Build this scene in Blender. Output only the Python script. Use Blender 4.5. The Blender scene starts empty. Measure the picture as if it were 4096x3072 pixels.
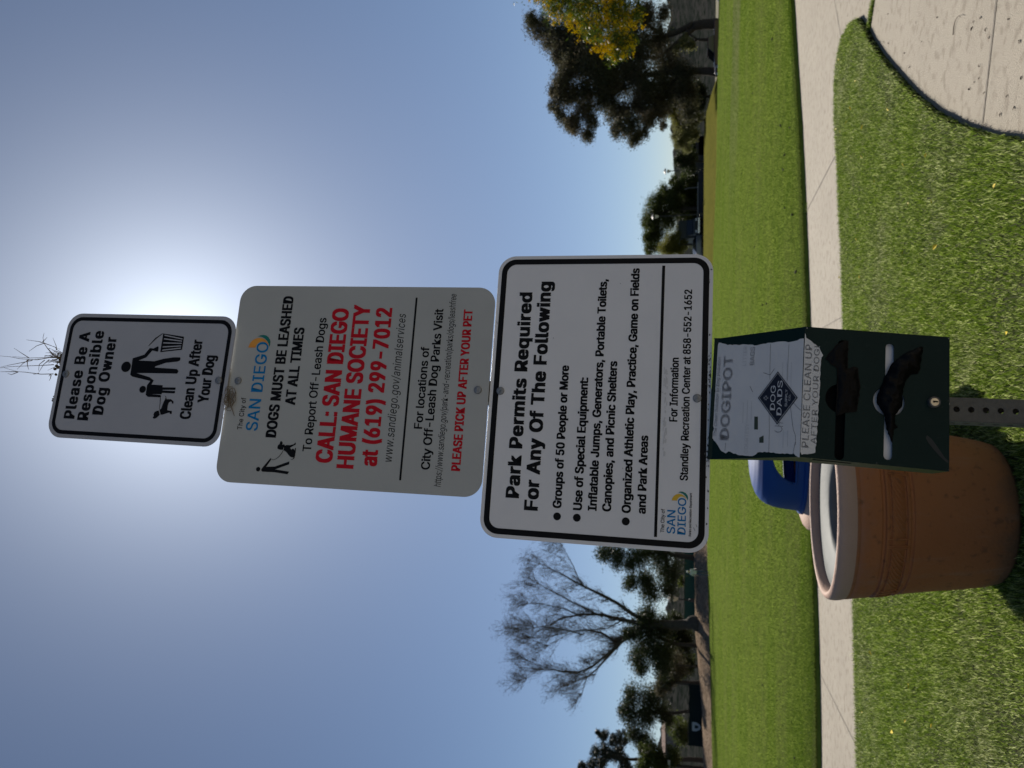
import bpy, math, random, os
import numpy as np
from mathutils import Vector, Matrix
from mathutils.geometry import delaunay_2d_cdt
R = math.radians
scene = bpy.context.scene
COL = scene.collection

# ---------------------------------------------------------------- camera
cam_d = bpy.data.cameras.new("camera")
cam = bpy.data.objects.new("camera", cam_d)
COL.objects.link(cam)
scene.camera = cam
cam_d.sensor_fit = 'HORIZONTAL'
cam_d.sensor_width = 36.0
cam_d.lens = 2837.3 / 4096 * 36.0
cam_d.clip_start = 0.05
cam_d.clip_end = 4000
PITCH, ROLL, CAM_H = R(15.106), R(-0.4224), 1.42
fwd = Vector((0, math.cos(PITCH), math.sin(PITCH)))
upv = Vector((0, -math.sin(PITCH), math.cos(PITCH)))
rgt = Vector((1, 0, 0))
# the phone was held sideways: picture-left is up in the world
r_up = rgt * math.cos(ROLL) + upv * -math.sin(ROLL)
u_up = rgt * math.sin(ROLL) + upv * math.cos(ROLL)
cx, cy, cz = -u_up, r_up, -fwd
m = Matrix((cx, cy, cz)).transposed().to_4x4()
m.translation = Vector((0, 0, CAM_H))
cam.matrix_world = m
cam_d.dof.use_dof = True
cam_d.dof.focus_distance = 1.5
cam_d.dof.aperture_fstop = 6.5

# ---------------------------------------------------------------- sky and sun
SUN_EL, SUN_AZ = 40.67, 2.54          # azimuth to the right of straight ahead
world = bpy.data.worlds.new("World")
scene.world = world
world.use_nodes = True
wn = world.node_tree
bg = wn.nodes['Background']
sky = wn.nodes.new('ShaderNodeTexSky')
sky.sky_type = 'NISHITA'
sky.sun_disc = False
sky.sun_elevation = R(SUN_EL)
sky.sun_rotation = R(SUN_AZ)
sky.altitude = 2300
sky.air_density = 1.03
sky.dust_density = 1.7
sky.ozone_density = 3.0
bg.inputs[1].default_value = 0.0505
# bright circumsolar haze: falls off with the angle from the sun, a tight and a wide part
def wmath(op, a, b=None):
    n = wn.nodes.new('ShaderNodeMath'); n.operation = op
    for i, v in enumerate((a, b)):
        if v is None: continue
        if isinstance(v, (int, float)): n.inputs[i].default_value = v
        else: wn.links.new(v, n.inputs[i])
    return n.outputs[0]
wtc = wn.nodes.new('ShaderNodeTexCoord')
wdt = wn.nodes.new('ShaderNodeVectorMath'); wdt.operation = 'DOT_PRODUCT'
wn.links.new(wtc.outputs['Generated'], wdt.inputs[0])
wdt.inputs[1].default_value = (math.sin(R(SUN_AZ)) * math.cos(R(SUN_EL)), math.cos(R(SUN_AZ)) * math.cos(R(SUN_EL)), math.sin(R(SUN_EL)))
ang = wmath('ARCCOSINE', wmath('MINIMUM', wdt.outputs['Value'], 1.0))
glow = wmath('MULTIPLY', wmath('EXPONENT', wmath('MULTIPLY', ang, -1 / R(5.6))), 17.0)
glow = wmath('ADD', glow, wmath('MULTIPLY', wmath('EXPONENT', wmath('MULTIPLY', ang, -1 / R(18.0))), 1.9))
wcol = wn.nodes.new('ShaderNodeMix'); wcol.data_type = 'RGBA'; wcol.blend_type = 'ADD'; wcol.inputs[0].default_value = 1.0
wvm = wn.nodes.new('ShaderNodeVectorMath'); wvm.operation = 'SCALE'; wvm.inputs[0].default_value = (0.86, 0.97, 1.08)
wn.links.new(glow, wvm.inputs['Scale'])
wn.links.new(sky.outputs[0], wcol.inputs[6]); wn.links.new(wvm.outputs[0], wcol.inputs[7])
wn.links.new(wcol.outputs[2], bg.inputs[0])
sun_d = bpy.data.lights.new("sun", 'SUN')
sun_d.energy = 4.8
sun_d.angle = R(0.53)
sun_d.color = (1.0, 0.93, 0.82)
sun = bpy.data.objects.new("sun", sun_d)
COL.objects.link(sun)
sdir = Vector((math.sin(R(SUN_AZ)) * math.cos(R(SUN_EL)), math.cos(R(SUN_AZ)) * math.cos(R(SUN_EL)), math.sin(R(SUN_EL))))
sun.rotation_euler = sdir.to_track_quat('Z', 'Y').to_euler()
sun.location = (0, 20, 30)
vs = scene.view_settings
vs.view_transform = 'Standard'
vs.look = 'None'
vs.exposure = 0.42
vs.gamma = 1.0
vs.use_curve_mapping = False
scene.cycles.max_bounces = 6
scene.cycles.transparent_max_bounces = 6
scene.cycles.use_denoising = True
scene.cycles.sample_clamp_indirect = 3.0
scene.cycles.sample_clamp_direct = 12.0

# ---------------------------------------------------------------- helpers
def link(o, parent=None):
    COL.objects.link(o)
    if parent is not None:
        o.parent = parent
    return o

def tag(o, label=None, cat=None, group=None, kind=None):
    if label: o['label'] = label
    if cat: o['category'] = cat
    if group: o['group'] = group
    if kind: o['kind'] = kind
    return o

def thing(name, loc, label, cat, group=None, rot=None):
    o = bpy.data.objects.new(name, None)
    o.empty_display_size = 0.1
    link(o)
    if rot is not None:
        mm = rot.to_4x4(); mm.translation = Vector(loc); o.matrix_world = mm
    else:
        o.location = loc
    return tag(o, label, cat, group)

def setmat(o, m):
    for mm in (m if isinstance(m, (list, tuple)) else [m]):
        o.data.materials.append(mm)

def np_mesh(name, V, F, m, parent=None, smooth=False):
    """V (n,3) array, F (k,c) int array"""
    V = np.asarray(V, np.float32); F = np.asarray(F, np.int32)
    me = bpy.data.meshes.new(name)
    n, c = F.shape
    me.vertices.add(len(V)); me.vertices.foreach_set('co', V.ravel())
    me.loops.add(n * c); me.loops.foreach_set('vertex_index', F.ravel())
    me.polygons.add(n)
    me.polygons.foreach_set('loop_start', np.arange(0, n * c, c, dtype=np.int32))
    me.polygons.foreach_set('loop_total', np.full(n, c, np.int32))
    me.polygons.foreach_set('use_smooth', np.full(n, smooth, bool))
    me.update(calc_edges=True)
    o = bpy.data.objects.new(name, me)
    setmat(o, m)
    return link(o, parent)

class MB:
    """collects shapes for one mesh"""
    def __init__(s): s.v, s.f, s.mi, s.cur = [], [], [], 0
    def add(s, vs, fs):
        b = len(s.v); s.v += [tuple(v) for v in vs]
        for f in fs: s.f.append(tuple(i + b for i in f)); s.mi.append(s.cur)
    def box(s, c, d, rz=0.0):
        x, y, z = d[0] / 2, d[1] / 2, d[2] / 2
        ca, sa = math.cos(rz), math.sin(rz)
        vs = [(c[0] + a * x * ca - b * y * sa, c[1] + a * x * sa + b * y * ca, c[2] + e * z) for a in (-1, 1) for b in (-1, 1) for e in (-1, 1)]
        s.add(vs, [(0, 1, 3, 2), (4, 6, 7, 5), (0, 4, 5, 1), (2, 3, 7, 6), (0, 2, 6, 4), (1, 5, 7, 3)])
    def tube(s, pts, rad, n=6, caps=True):
        pts = [Vector(p) for p in pts]
        if not hasattr(rad, '__len__'): rad = [rad] * len(pts)
        vs, fs = [], []
        a = None
        for i, p in enumerate(pts):
            t = (pts[min(i + 1, len(pts) - 1)] - pts[max(i - 1, 0)])
            if t.length < 1e-9: t = Vector((0, 0, 1))
            t.normalize()
            if a is None:
                a = t.orthogonal().normalized()
            a = (a - t * a.dot(t))
            a = a.normalized() if a.length > 1e-6 else t.orthogonal().normalized()
            b = t.cross(a)
            for k in range(n):
                w = 2 * math.pi * k / n
                vs.append(p + (a * math.cos(w) + b * math.sin(w)) * rad[i])
        for i in range(len(pts) - 1):
            for k in range(n):
                k2 = (k + 1) % n
                fs.append((i * n + k, i * n + k2, (i + 1) * n + k2, (i + 1) * n + k))
        if caps:
            fs.append(tuple(range(n - 1, -1, -1))); fs.append(tuple((len(pts) - 1) * n + k for k in range(n)))
        s.add(vs, fs)
    def lathe(s, prof, c=(0, 0, 0), n=48, close=False):
        vs, fs = [], []
        for r, z in prof:
            for k in range(n):
                w = 2 * math.pi * k / n
                vs.append((c[0] + r * math.cos(w), c[1] + r * math.sin(w), c[2] + z))
        for i in range(len(prof) - 1):
            for k in range(n):
                k2 = (k + 1) % n
                fs.append((i * n + k, i * n + k2, (i + 1) * n + k2, (i + 1) * n + k))
        s.add(vs, fs)
    def prism(s, poly, y0, y1):
        """flat outline (x,z) extruded from y0 (front) to y1"""
        n = len(poly)
        vs = [(x, y0, z) for x, z in poly] + [(x, y1, z) for x, z in poly]
        fs = [tuple(range(n)), tuple(range(2 * n - 1, n - 1, -1))]
        fs += [(i, i + n, (i + 1) % n + n, (i + 1) % n) for i in range(n)]
        s.add(vs, fs)
    def sphere(s, c, r, n=12, k=8):
        rx, ry, rz = r if hasattr(r, '__len__') else (r, r, r)
        vs = [(c[0] + rx * math.sin(math.pi * j / k) * math.cos(2 * math.pi * i / n), c[1] + ry * math.sin(math.pi * j / k) * math.sin(2 * math.pi * i / n), c[2] + rz * math.cos(math.pi * j / k)) for j in range(k + 1) for i in range(n)]
        fs = [(j * n + i, (j + 1) * n + i, (j + 1) * n + (i + 1) % n, j * n + (i + 1) % n) for j in range(k) for i in range(n)]
        s.add(vs, fs)
    def build(s, name, m, parent=None, smooth=False, off=None, bevel=0, auto=None):
        me = bpy.data.meshes.new(name)
        V = s.v if off is None else [(x - off[0], y - off[1], z - off[2]) for x, y, z in s.v]
        me.from_pydata(V, [], s.f)
        me.validate(); 
        o = bpy.data.objects.new(name, me)
        setmat(o, m)
        if len(me.polygons) == len(s.mi) and max(s.mi, default=0) > 0: me.polygons.foreach_set('material_index', s.mi)
        if smooth: me.polygons.foreach_set('use_smooth', [True] * len(me.polygons))
        link(o, parent)
        if auto:
            me.set_sharp_from_angle(angle=R(auto))
        if bevel:
            b = o.modifiers.new('bevel', 'BEVEL'); b.width = bevel; b.segments = 2; b.limit_method = 'ANGLE'; b.angle_limit = R(40)
        return o

# ---------------------------------------------------------------- materials
def mat(name, col, rough=0.6, col2=None, nscale=4.0, contrast=0.5, bump=0.0, bscale=40.0, metal=0.0, spec=0.5, coords='Object', detail=6, col3=None, n3=0.7, coat=0.0):
    m = bpy.data.materials.new(name); m.use_nodes = True
    nt = m.node_tree; N, L = nt.nodes, nt.links
    p = N['Principled BSDF']
    p.inputs['Roughness'].default_value = rough
    p.inputs['Metallic'].default_value = metal
    p.inputs['Specular IOR Level'].default_value = spec
    if coat: p.inputs['Coat Weight'].default_value = coat
    tc = N.new('ShaderNodeTexCoord')
    c4 = lambda c: (*c, 1.0)
    if col2 is None:
        p.inputs['Base Color'].default_value = c4(col)
    else:
        nz = N.new('ShaderNodeTexNoise'); nz.inputs['Scale'].default_value = nscale; nz.inputs['Detail'].default_value = detail
        L.new(tc.outputs[coords], nz.inputs['Vector'])
        rp = N.new('ShaderNodeValToRGB')
        rp.color_ramp.elements[0].position = 0.5 - 0.5 * (1 - contrast) ; rp.color_ramp.elements[1].position = 0.5 + 0.5 * (1 - contrast)
        rp.color_ramp.elements[0].color = c4(col); rp.color_ramp.elements[1].color = c4(col2)
        L.new(nz.outputs[0], rp.inputs[0])
        src = rp.outputs[0]
        if col3 is not None:
            n2 = N.new('ShaderNodeTexNoise'); n2.inputs['Scale'].default_value = nscale * 7.3; n2.inputs['Detail'].default_value = 4
            L.new(tc.outputs[coords], n2.inputs['Vector'])
            r2 = N.new('ShaderNodeValToRGB'); r2.color_ramp.elements[0].position = n3 - 0.08; r2.color_ramp.elements[1].position = n3 + 0.05
            L.new(n2.outputs[0], r2.inputs[0])
            mx = N.new('ShaderNodeMix'); mx.data_type = 'RGBA'
            L.new(r2.outputs[0], mx.inputs[0]); L.new(src, mx.inputs[6]); mx.inputs[7].default_value = c4(col3)
            src = mx.outputs[2]
        L.new(src, p.inputs['Base Color'])
    if bump:
        nb = N.new('ShaderNodeTexNoise'); nb.inputs['Scale'].default_value = bscale; nb.inputs['Detail'].default_value = 8
        L.new(tc.outputs[coords], nb.inputs['Vector'])
        bp = N.new('ShaderNodeBump'); bp.inputs['Strength'].default_value = bump; bp.inputs['Distance'].default_value = 0.02
        L.new(nb.outputs[0], bp.inputs['Height']); L.new(bp.outputs[0], p.inputs['Normal'])
    return m

def leaf_mat(name, cols, transl=0.35, rough=0.45, patch=None, pscale=0.5, spec=0.5, stretch=None, lo=.46, hi=.66):
    """leaves and blades: each one keeps a colour of its own; patch = second palette by place"""
    m = bpy.data.materials.new(name); m.use_nodes = True
    nt = m.node_tree; N, L = nt.nodes, nt.links
    p = N['Principled BSDF']; out = N['Material Output']
    p.inputs['Roughness'].default_value = rough
    p.inputs['Specular IOR Level'].default_value = spec
    g = N.new('ShaderNodeNewGeometry')
    def ramp(cs):
        r = N.new('ShaderNodeValToRGB'); e = r.color_ramp.elements
        while len(e) < len(cs): e.new(0.5)
        for i, c in enumerate(cs): e[i].position = i / (len(cs) - 1); e[i].color = (*c, 1)
        L.new(g.outputs['Random Per Island'], r.inputs[0]); return r.outputs[0]
    src = ramp(cols)
    if patch:
        tc = N.new('ShaderNodeTexCoord'); nz = N.new('ShaderNodeTexNoise'); nz.inputs['Scale'].default_value = pscale; nz.inputs['Detail'].default_value = 5; nz.inputs['Roughness'].default_value = 0.65
        if stretch:
            mp = N.new('ShaderNodeMapping'); mp.inputs['Scale'].default_value = stretch; L.new(tc.outputs['Object'], mp.inputs[0]); L.new(mp.outputs[0], nz.inputs['Vector'])
        else:
            L.new(tc.outputs['Object'], nz.inputs['Vector'])
        r2 = N.new('ShaderNodeValToRGB'); r2.color_ramp.elements[0].position = lo; r2.color_ramp.elements[1].position = hi
        L.new(nz.outputs[0], r2.inputs[0])
        mx = N.new('ShaderNodeMix'); mx.data_type = 'RGBA'
        L.new(r2.outputs[0], mx.inputs[0]); L.new(src, mx.inputs[6]); L.new(ramp(patch), mx.inputs[7])
        src = mx.outputs[2]
    L.new(src, p.inputs['Base Color'])
    if transl:
        t = N.new('ShaderNodeBsdfTranslucent'); L.new(src, t.inputs[0])
        ms = N.new('ShaderNodeMixShader'); ms.inputs[0].default_value = transl
        L.new(p.outputs[0], ms.inputs[1]); L.new(t.outputs[0], ms.inputs[2]); L.new(ms.outputs[0], out.inputs[0])
    return m

def smooth01(a, b, x):
    t = np.clip((np.asarray(x, float) - a) / (b - a), 0, 1); return t * t * (3 - 2 * t)

rng = np.random.default_rng(7)
random.seed(11)
# ================================================================ SETTING
M_CONC = mat('concrete', (0.325, 0.285, 0.228), 0.8, (0.38, 0.337, 0.272), 1.6, 0.35, 0.7, 130, col3=(0.27, 0.232, 0.182), n3=0.60, spec=0.3)
M_JOINT = mat('joint_dirt', (0.10, 0.09, 0.075), 0.9, (0.17, 0.15, 0.13), 30)
M_SOIL = mat('turf_soil', (0.02, 0.025, 0.008), 0.95, (0.04, 0.045, 0.015), 8, 0.4, 0.5, 60, spec=0.1)
M_MULCH = mat('mulch', (0.17, 0.125, 0.09), 0.95, (0.30, 0.23, 0.17), 0.8, 0.4, 0.8, 6, col3=(0.09, 0.065, 0.045), n3=0.58, spec=0.0)
M_EARTH = mat('dry_earth', (0.14, 0.13, 0.09), 0.95, (0.2, 0.18, 0.12), 0.1, 0.4, spec=0.1)
M_HILL = mat('hill_scrub', (0.016, 0.019, 0.018), 0.95, (0.04, 0.039, 0.037), 0.06, 0.55, 0.5, 0.3, col3=(0.010, 0.014, 0.011), n3=0.54, spec=0.0)

def far_lawn_material(name, a, b, c, track=None):
    m = mat(name, a, 0.85, b, 0.35, 0.45, 0.25, 60, col3=c, n3=0.6, spec=0.0)
    nt = m.node_tree; N, L = nt.nodes, nt.links; p = N['Principled BSDF']
    if track:
        # a worn strip across the field where the grass has thinned
        src = p.inputs['Base Color'].links[0].from_socket
        tc = N.new('ShaderNodeTexCoord'); sep = N.new('ShaderNodeSeparateXYZ'); L.new(tc.outputs['Object'], sep.inputs[0])
        nz = N.new('ShaderNodeTexNoise'); nz.inputs['Scale'].default_value = 0.25; nz.inputs['Detail'].default_value = 5; L.new(tc.outputs['Object'], nz.inputs['Vector'])
        def mth(op, x, y):
            n = N.new('ShaderNodeMath'); n.operation = op
            for i, v in enumerate((x, y)):
                if isinstance(v, (int, float)): n.inputs[i].default_value = v
                else: L.new(v, n.inputs[i])
            return n.outputs[0]
        d = mth('SUBTRACT', sep.outputs[1], mth('ADD', mth('MULTIPLY', sep.outputs[0], -0.18), 33.5))
        d = mth('ADD', d, mth('MULTIPLY', mth('SUBTRACT', nz.outputs[0], 0.5), 5.0))
        d = mth('ABSOLUTE', d, 0.0)
        f = N.new('ShaderNodeMapRange'); L.new(d, f.inputs[0]); f.inputs[1].default_value = 2.2; f.inputs[2].default_value = 3.8; f.inputs[3].default_value = 0.7; f.inputs[4].default_value = 0.0
        fx = N.new('ShaderNodeMapRange'); L.new(sep.outputs[0], fx.inputs[0]); fx.inputs[1].default_value = 6.0; fx.inputs[2].default_value = 14.0; fx.inputs[3].default_value = 0.0; fx.inputs[4].default_value = 1.0
        mx = N.new('ShaderNodeMix'); mx.data_type = 'RGBA'
        L.new(mth('MULTIPLY', f.outputs[0], fx.outputs[0]), mx.inputs[0]); L.new(src, mx.inputs[6]); mx.inputs[7].default_value = (*track, 1)
        L.new(mx.outputs[2], p.inputs['Base Color'])
    return m
M_FAR = far_lawn_material('mown_grass', (0.126, 0.178, 0.03), (0.155, 0.20, 0.038), (0.102, 0.15, 0.026), (0.15, 0.16, 0.08))
M_MEADOW = far_lawn_material('dry_mown_grass', (0.10, 0.098, 0.022), (0.13, 0.122, 0.03), (0.08, 0.084, 0.022))

FAR_EDGE = [(-45, 6.0), (-20, 8.0), (-8, 9.05), (-4.616, 9.327), (-3.939, 9.415), (-3.27, 9.554), (-2.503, 9.768), (0.782, 10.472), (1.884, 10.794), (2.861, 11.1), (3.926, 11.493), (5.128, 12.053), (6.385, 12.6), (12, 14.6), (45, 22)]
fe = np.array(FAR_EDGE)
ZE = np.array([(-80, .45), (-31, .485), (-12.8, 1.05), (5, .9), (17, .54), (31, .444), (80, .3)])
LAWN_END = 60.0
def lawn_z(x, y):
    t = np.clip((np.asarray(y, float) - 13) / (LAWN_END - 13), 0, 1)
    return 0.05 + (np.interp(x, ZE[:, 0], ZE[:, 1]) - 0.05) * t ** 1.25

def grid_obj(name, X, Y, Z, m, kind='structure', smooth=True):
    ny, nx = X.shape
    V = np.stack([X, Y, Z], -1).reshape(-1, 3)
    i = np.arange(ny - 1)[:, None] * nx + np.arange(nx - 1)[None]
    F = np.stack([i, i + 1, i + nx + 1, i + nx], -1).reshape(-1, 4)
    o = np_mesh(name, V, F, m, None, smooth); o['kind'] = kind
    return o

# base ground out to the horizon
g = np.array([-3000, -300, -60, 60, 300, 3000.0])
X, Y = np.meshgrid(g, g); grid_obj('ground', X, Y, X * 0 - 0.75, M_EARTH)
# the concrete of path and apron: one sheet, the turf lies on it
X, Y = np.meshgrid(np.linspace(-46, 30, 39), np.linspace(-40, 24, 33)); grid_obj('path', X, Y, X * 0, M_CONC)  # carried on unseen behind the camera to bounce sunlight onto the shaded signs
# far lawn: turf slab with a cut edge along the path
xs = np.concatenate([np.linspace(-110, -46, 17), np.linspace(-45, -8, 40), np.linspace(-7.9, 9, 240), np.linspace(9.3, 45, 40), np.linspace(48, 110, 16)])
e = np.interp(xs, fe[:, 0], fe[:, 1]) + 0.012 * np.sin(xs * 9.1) + 0.01 * np.sin(xs * 23.7)
t = np.concatenate([[0, 0, 0.001], np.linspace(0.02, 1, 46) ** 1.6])
Y = e[None] + (LAWN_END - e[None]) * t[:, None]; X = np.repeat(xs[None], len(t), 0)
Z = lawn_z(X, Y); Z[0] = -0.02; Z[1] -= 0.012
X = np.concatenate([X, xs[None]]); Y = np.concatenate([Y, Y[-1:] + 0.6]); Z = np.concatenate([Z, Z[-1:] - 0.9])
grid_obj('far_lawn', X, Y, Z, M_FAR)
# near lawn with the tapering tongue between path and apron
NEAR = [(3.622, 7.625), (3.74, 7.98), (3.79, 8.349), (3.737, 8.663), (3.481, 8.855), (2.966, 8.769), (2.437, 8.61), (1.803, 8.418), (0.972, 8.239), (0.584, 8.164), (-2.079, 7.588), (-2.542, 7.50), (-3.6, 7.345), (-8, 6.9), (-20, 5.9), (-40, 4.2), (-40, 0.7), (0.6, 0.7), (0.8, 1.5), (0.85, 2.5), (0.95, 3.2), (1.123, 3.774), (1.286, 4.159), (1.417, 4.459), (1.585, 4.815), (1.818, 5.234), (2.149, 5.75), (2.496, 6.241), (2.826, 6.681), (3.127, 7.054), (3.374, 7.326)]
NEAR = [(a * .957, b * .957) if b > 3 and a > -20 else (a, b) for a, b in NEAR]     # the outline is the top edge of the turf
def densify(P, step):
    out = []
    for i in range(len(P)):
        a, b = np.array(P[i], float), np.array(P[(i + 1) % len(P)], float)
        n = max(1, int(np.linalg.norm(b - a) / step)); 
        for k in range(n):
            out.append(a + (b - a) * k / n)
    return np.array(out)
NEARD = densify(NEAR, 0.12)
wob = np.array([np.sin(i * 1.9) * 0.010 + np.sin(i * 0.7) * 0.008 for i in range(len(NEARD))])
NEARD = NEARD + wob[:, None] * 0.7
def inpoly(px, py, P):
    P = np.asarray(P); r = np.zeros(len(px), bool); j = len(P) - 1
    for i in range(len(P)):
        xi, yi, xj, yj = *P[i], *P[j]
        if yi != yj:
            r ^= ((yi > py) != (yj > py)) & (px < (xj - xi) * (py - yi) / (yj - yi) + xi)
        j = i
    return r
TURF = 0.05
nb = len(NEARD)
gx, gy = np.meshgrid(np.arange(-8, 4, 0.4), np.arange(-2, 8.8, 0.4)); gx, gy = gx.ravel(), gy.ravel()
k = inpoly(gx, gy, NEARD); gx, gy = gx[k], gy[k]
pts = [Vector(p) for p in NEARD] + [Vector((a, b)) for a, b in zip(gx, gy)]
r = delaunay_2d_cdt(pts, [], [list(range(nb))], 1, 1e-5)
vo, fo = r[0], r[2]
V = [(v.x, v.y, TURF + 0.006 * math.sin(v.x * 3.1) * math.sin(v.y * 2.3)) for v in vo]; F = [tuple(f) for f in fo]
b = len(V); V += [(p[0], p[1], TURF) for p in NEARD] + [(p[0], p[1], -0.02) for p in NEARD]
F += [(b + i, b + (i + 1) % nb, b + nb + (i + 1) % nb, b + nb + i) for i in range(nb)]
mb = MB(); mb.v, mb.f, mb.mi = V, F, [0] * len(F)
mb.mi = [0 if i < len(fo) else 1 for i in range(len(F))]
tag(mb.build('near_lawn', [M_SOIL, mat('cut_turf_edge', (0.016, 0.017, 0.008), 1.0, (0.03, 0.028, 0.014), 60, spec=0.0)]), kind='structure')
# joints scored across the concrete
mb = MB()
def strip(a, b, w, z=0.004):
    a, b = Vector((*a, z)), Vector((*b, z)); d = (b - a).normalized(); n = Vector((-d.y, d.x, 0)) * w / 2
    mb.add([a - n, b - n, b + n, a + n], [(0, 1, 2, 3)])
for a, b, w in [((2.521, 11.0), (2.602, 8.69), .014), ((3.147, 7.055), (5.2, 5.05), .016), ((1.365, 4.29), (4.0, 3.46), .012), ((3.8, 8.38), (8.0, 11.2), .010), ((0.741, 8.2), (0.706, 10.45), .008), ((4.646, 11.8), (5.2, 9.1), .005), ((-3.4, 7.4), (-3.55, 9.45), .008)]:
    strip(a, b, w)
tag(mb.build('path_joints', M_JOINT), kind='structure')

# terrain past the field
def smooth_noise(x, y, s, seed=0):
    v = 0
    for i in range(5):
        a = seed * 1.7 + i * 2.4; k = s * (1 + 0.55 * i)
        v = v + np.sin(x * k * math.cos(a) + y * k * math.sin(a) + a * 3.1) / (1 + 0.4 * i)
    return v / 2.6
BANKT = np.array([(-140, .8), (-60, .8), (-36.7, 1.02), (-33, 1.22), (-29.6, 1.32), (-26.3, 1.55), (-23, 1.95), (-16.5, 2.09), (-8, 2.1), (0, 1.8)])
def bank_z(x, y):
    top = np.interp(x, BANKT[:, 0], BANKT[:, 1]); base = np.interp(x, ZE[:, 0], ZE[:, 1]) - 0.25
    s = smooth01(60.3, 66, y)
    return base + (top - base) * s + 0.07 * smooth_noise(x, y, 1.1, 2) * s + 0.05 * smooth_noise(x, y, 2.7, 5) * s
def meadow_z(x, y):
    base = np.interp(x, [-6, 14, 30, 40], [0.5, -0.1, -0.5, -0.75]) - smooth01(60, 64, y) * 0.1
    mnd = smooth01(62, 92, y) * (1 - smooth01(31, 37, np.asarray(x) - (np.asarray(y) - 80) * 0.12))
    return base + (1.54 - base) * mnd + 0.02 * smooth_noise(x, y, 0.7, 3)
X, Y = np.meshgrid(np.linspace(-140, -2, 230), np.linspace(60.2, 150, 110)); grid_obj('mulch_bank', X, Y, bank_z(X, Y), M_MULCH)
X, Y = np.meshgrid(np.linspace(-2, 140, 190), np.linspace(60.2, 150, 110)); grid_obj('meadow', X, Y, meadow_z(X, Y), M_MEADOW)
_vg = np.random.default_rng(77).random((512, 512))
def vnoise(x, y, s):
    x, y = np.asarray(x, float) / s + 5000, np.asarray(y, float) / s + 5000; i, j = np.floor(x).astype(int), np.floor(y).astype(int); u, v = x - i, y - j; u, v = u * u * (3 - 2 * u), v * v * (3 - 2 * v)
    g_ = lambda a, b: _vg[a % 512, b % 512]
    return (g_(i, j) * (1 - u) + g_(i + 1, j) * u) * (1 - v) + (g_(i, j + 1) * (1 - u) + g_(i + 1, j + 1) * u) * v
def hill_z(x, y):
    r = np.interp(x, [-700, -350, -160, -60, 60, 130, 240, 400, 800], [30, 26, 17.5, 13, 11, 15, 20, 25, 30])
    s = smooth01(160, 330, y)
    return -1 + (r + 1) * s + s * (3.0 * (vnoise(x, y, 42) - .5) + 3.2 * np.maximum(0, vnoise(x + 99, y, 9) - .45) * 1.6 + 2.4 * np.maximum(0, vnoise(x, y + 31, 4.3) - .5))
X, Y = np.meshgrid(np.linspace(-500, 620, 1300), np.concatenate([np.linspace(150, 345, 60), np.linspace(350, 460, 20)])); grid_obj('hills', X, Y, hill_z(X, Y), M_HILL)

# grass: single blades, thousands of them, in one mesh per kind of turf
M_BLADE = leaf_mat('grass_blade', [(0.024, 0.05, 0.004), (0.095, 0.165, 0.011), (0.145, 0.228, 0.018), (0.235, 0.325, 0.045), (0.64, 0.70, 0.28)], 0.48, 0.38, patch=[(0.05, 0.06, 0.02), (0.12, 0.165, 0.035), (0.21, 0.255, 0.075), (0.38, 0.42, 0.17), (0.80, 0.82, 0.50)], pscale=0.9, lo=.47, hi=.70)
M_BLADEF = leaf_mat('field_blade', [(0.046, 0.092, 0.008), (0.085, 0.14, 0.014), (0.125, 0.176, 0.024)], 0.45, 0.7, patch=[(0.08, 0.115, 0.02), (0.13, 0.155, 0.045), (0.19, 0.20, 0.08)], pscale=0.30, spec=.1, stretch=(.4, 1, 1), lo=.40, hi=.62)
def blades(name, x, y, z, w, h, m, label):
    n = len(x); a = rng.uniform(0, 2 * np.pi, n); l = rng.uniform(0.1, 0.9, n) * h; b = rng.uniform(0, 2 * np.pi, n)
    p = np.stack([x, y, z], 1); t = np.stack([np.cos(a), np.sin(a), 0 * a], 1) * (w / 2)[:, None]
    ln = np.stack([np.cos(b) * l, np.sin(b) * l, h], 1)
    mid = p + ln * np.array([0.35, 0.35, 0.6])
    V = np.stack([p - t, p + t, mid + t * 0.8, mid - t * 0.8, p + ln], 1).reshape(-1, 3)
    i = np.arange(n)[:, None] * 5
    F = np.concatenate([i + np.array([[0, 1, 2]]), i + np.array([[0, 2, 3]]), i + np.array([[3, 2, 4]])])
    o = np_mesh(name, V, F, m); tag(o, label, 'grass', kind='stuff'); return o
PXY, P2 = (-0.610, 3.93), (-0.45, 5.06)
n = 640000
yy = 2.2 + 6.8 * rng.random(n) ** 0.8; xx = (rng.random(n) * 2 - 1) * (0.9 + yy * 0.62)
k = inpoly(xx, yy, NEARD) & (np.hypot(xx - PXY[0], yy - PXY[1]) > .31) & (np.hypot(xx - P2[0], yy - P2[1]) > .36)
xx, yy = xx[k], yy[k]
cl = smooth_noise(xx, yy, 7.0, 9)
hh = (0.026 + 0.010 * rng.random(len(xx)) + 0.008 * np.clip(cl, -1, 1)) * np.where(rng.random(len(xx)) < 0.02, 1.7, 1.0)
k = rng.integers(0, nb, 60000); t_ = rng.random(60000)[:, None]; ep = NEARD[k] * (1 - t_) + NEARD[(k + 1) % nb] * t_ + rng.normal(0, .006, (60000, 2))
k = (ep[:, 1] > 2) & (np.abs(ep[:, 0]) < 7); ep = ep[k]; ez = rng.uniform(0, .05, len(ep))
xx, yy = np.concatenate([xx, ep[:, 0]]), np.concatenate([yy, ep[:, 1]]); zz = np.concatenate([np.full(len(hh), TURF - .004), ez]); hh = np.concatenate([hh, rng.uniform(.015, .04, len(ep))])
blades('grass', xx, yy, zz, rng.uniform(.0022, .0050, len(xx)), hh, M_BLADE, 'short green turf around the sign post and the pots')
n = 800000
yy = 9.2 + 50.7 * rng.random(n) ** 2.0; xx = (rng.random(n) * 2 - 1) * (1.2 + yy * 0.6)
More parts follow.
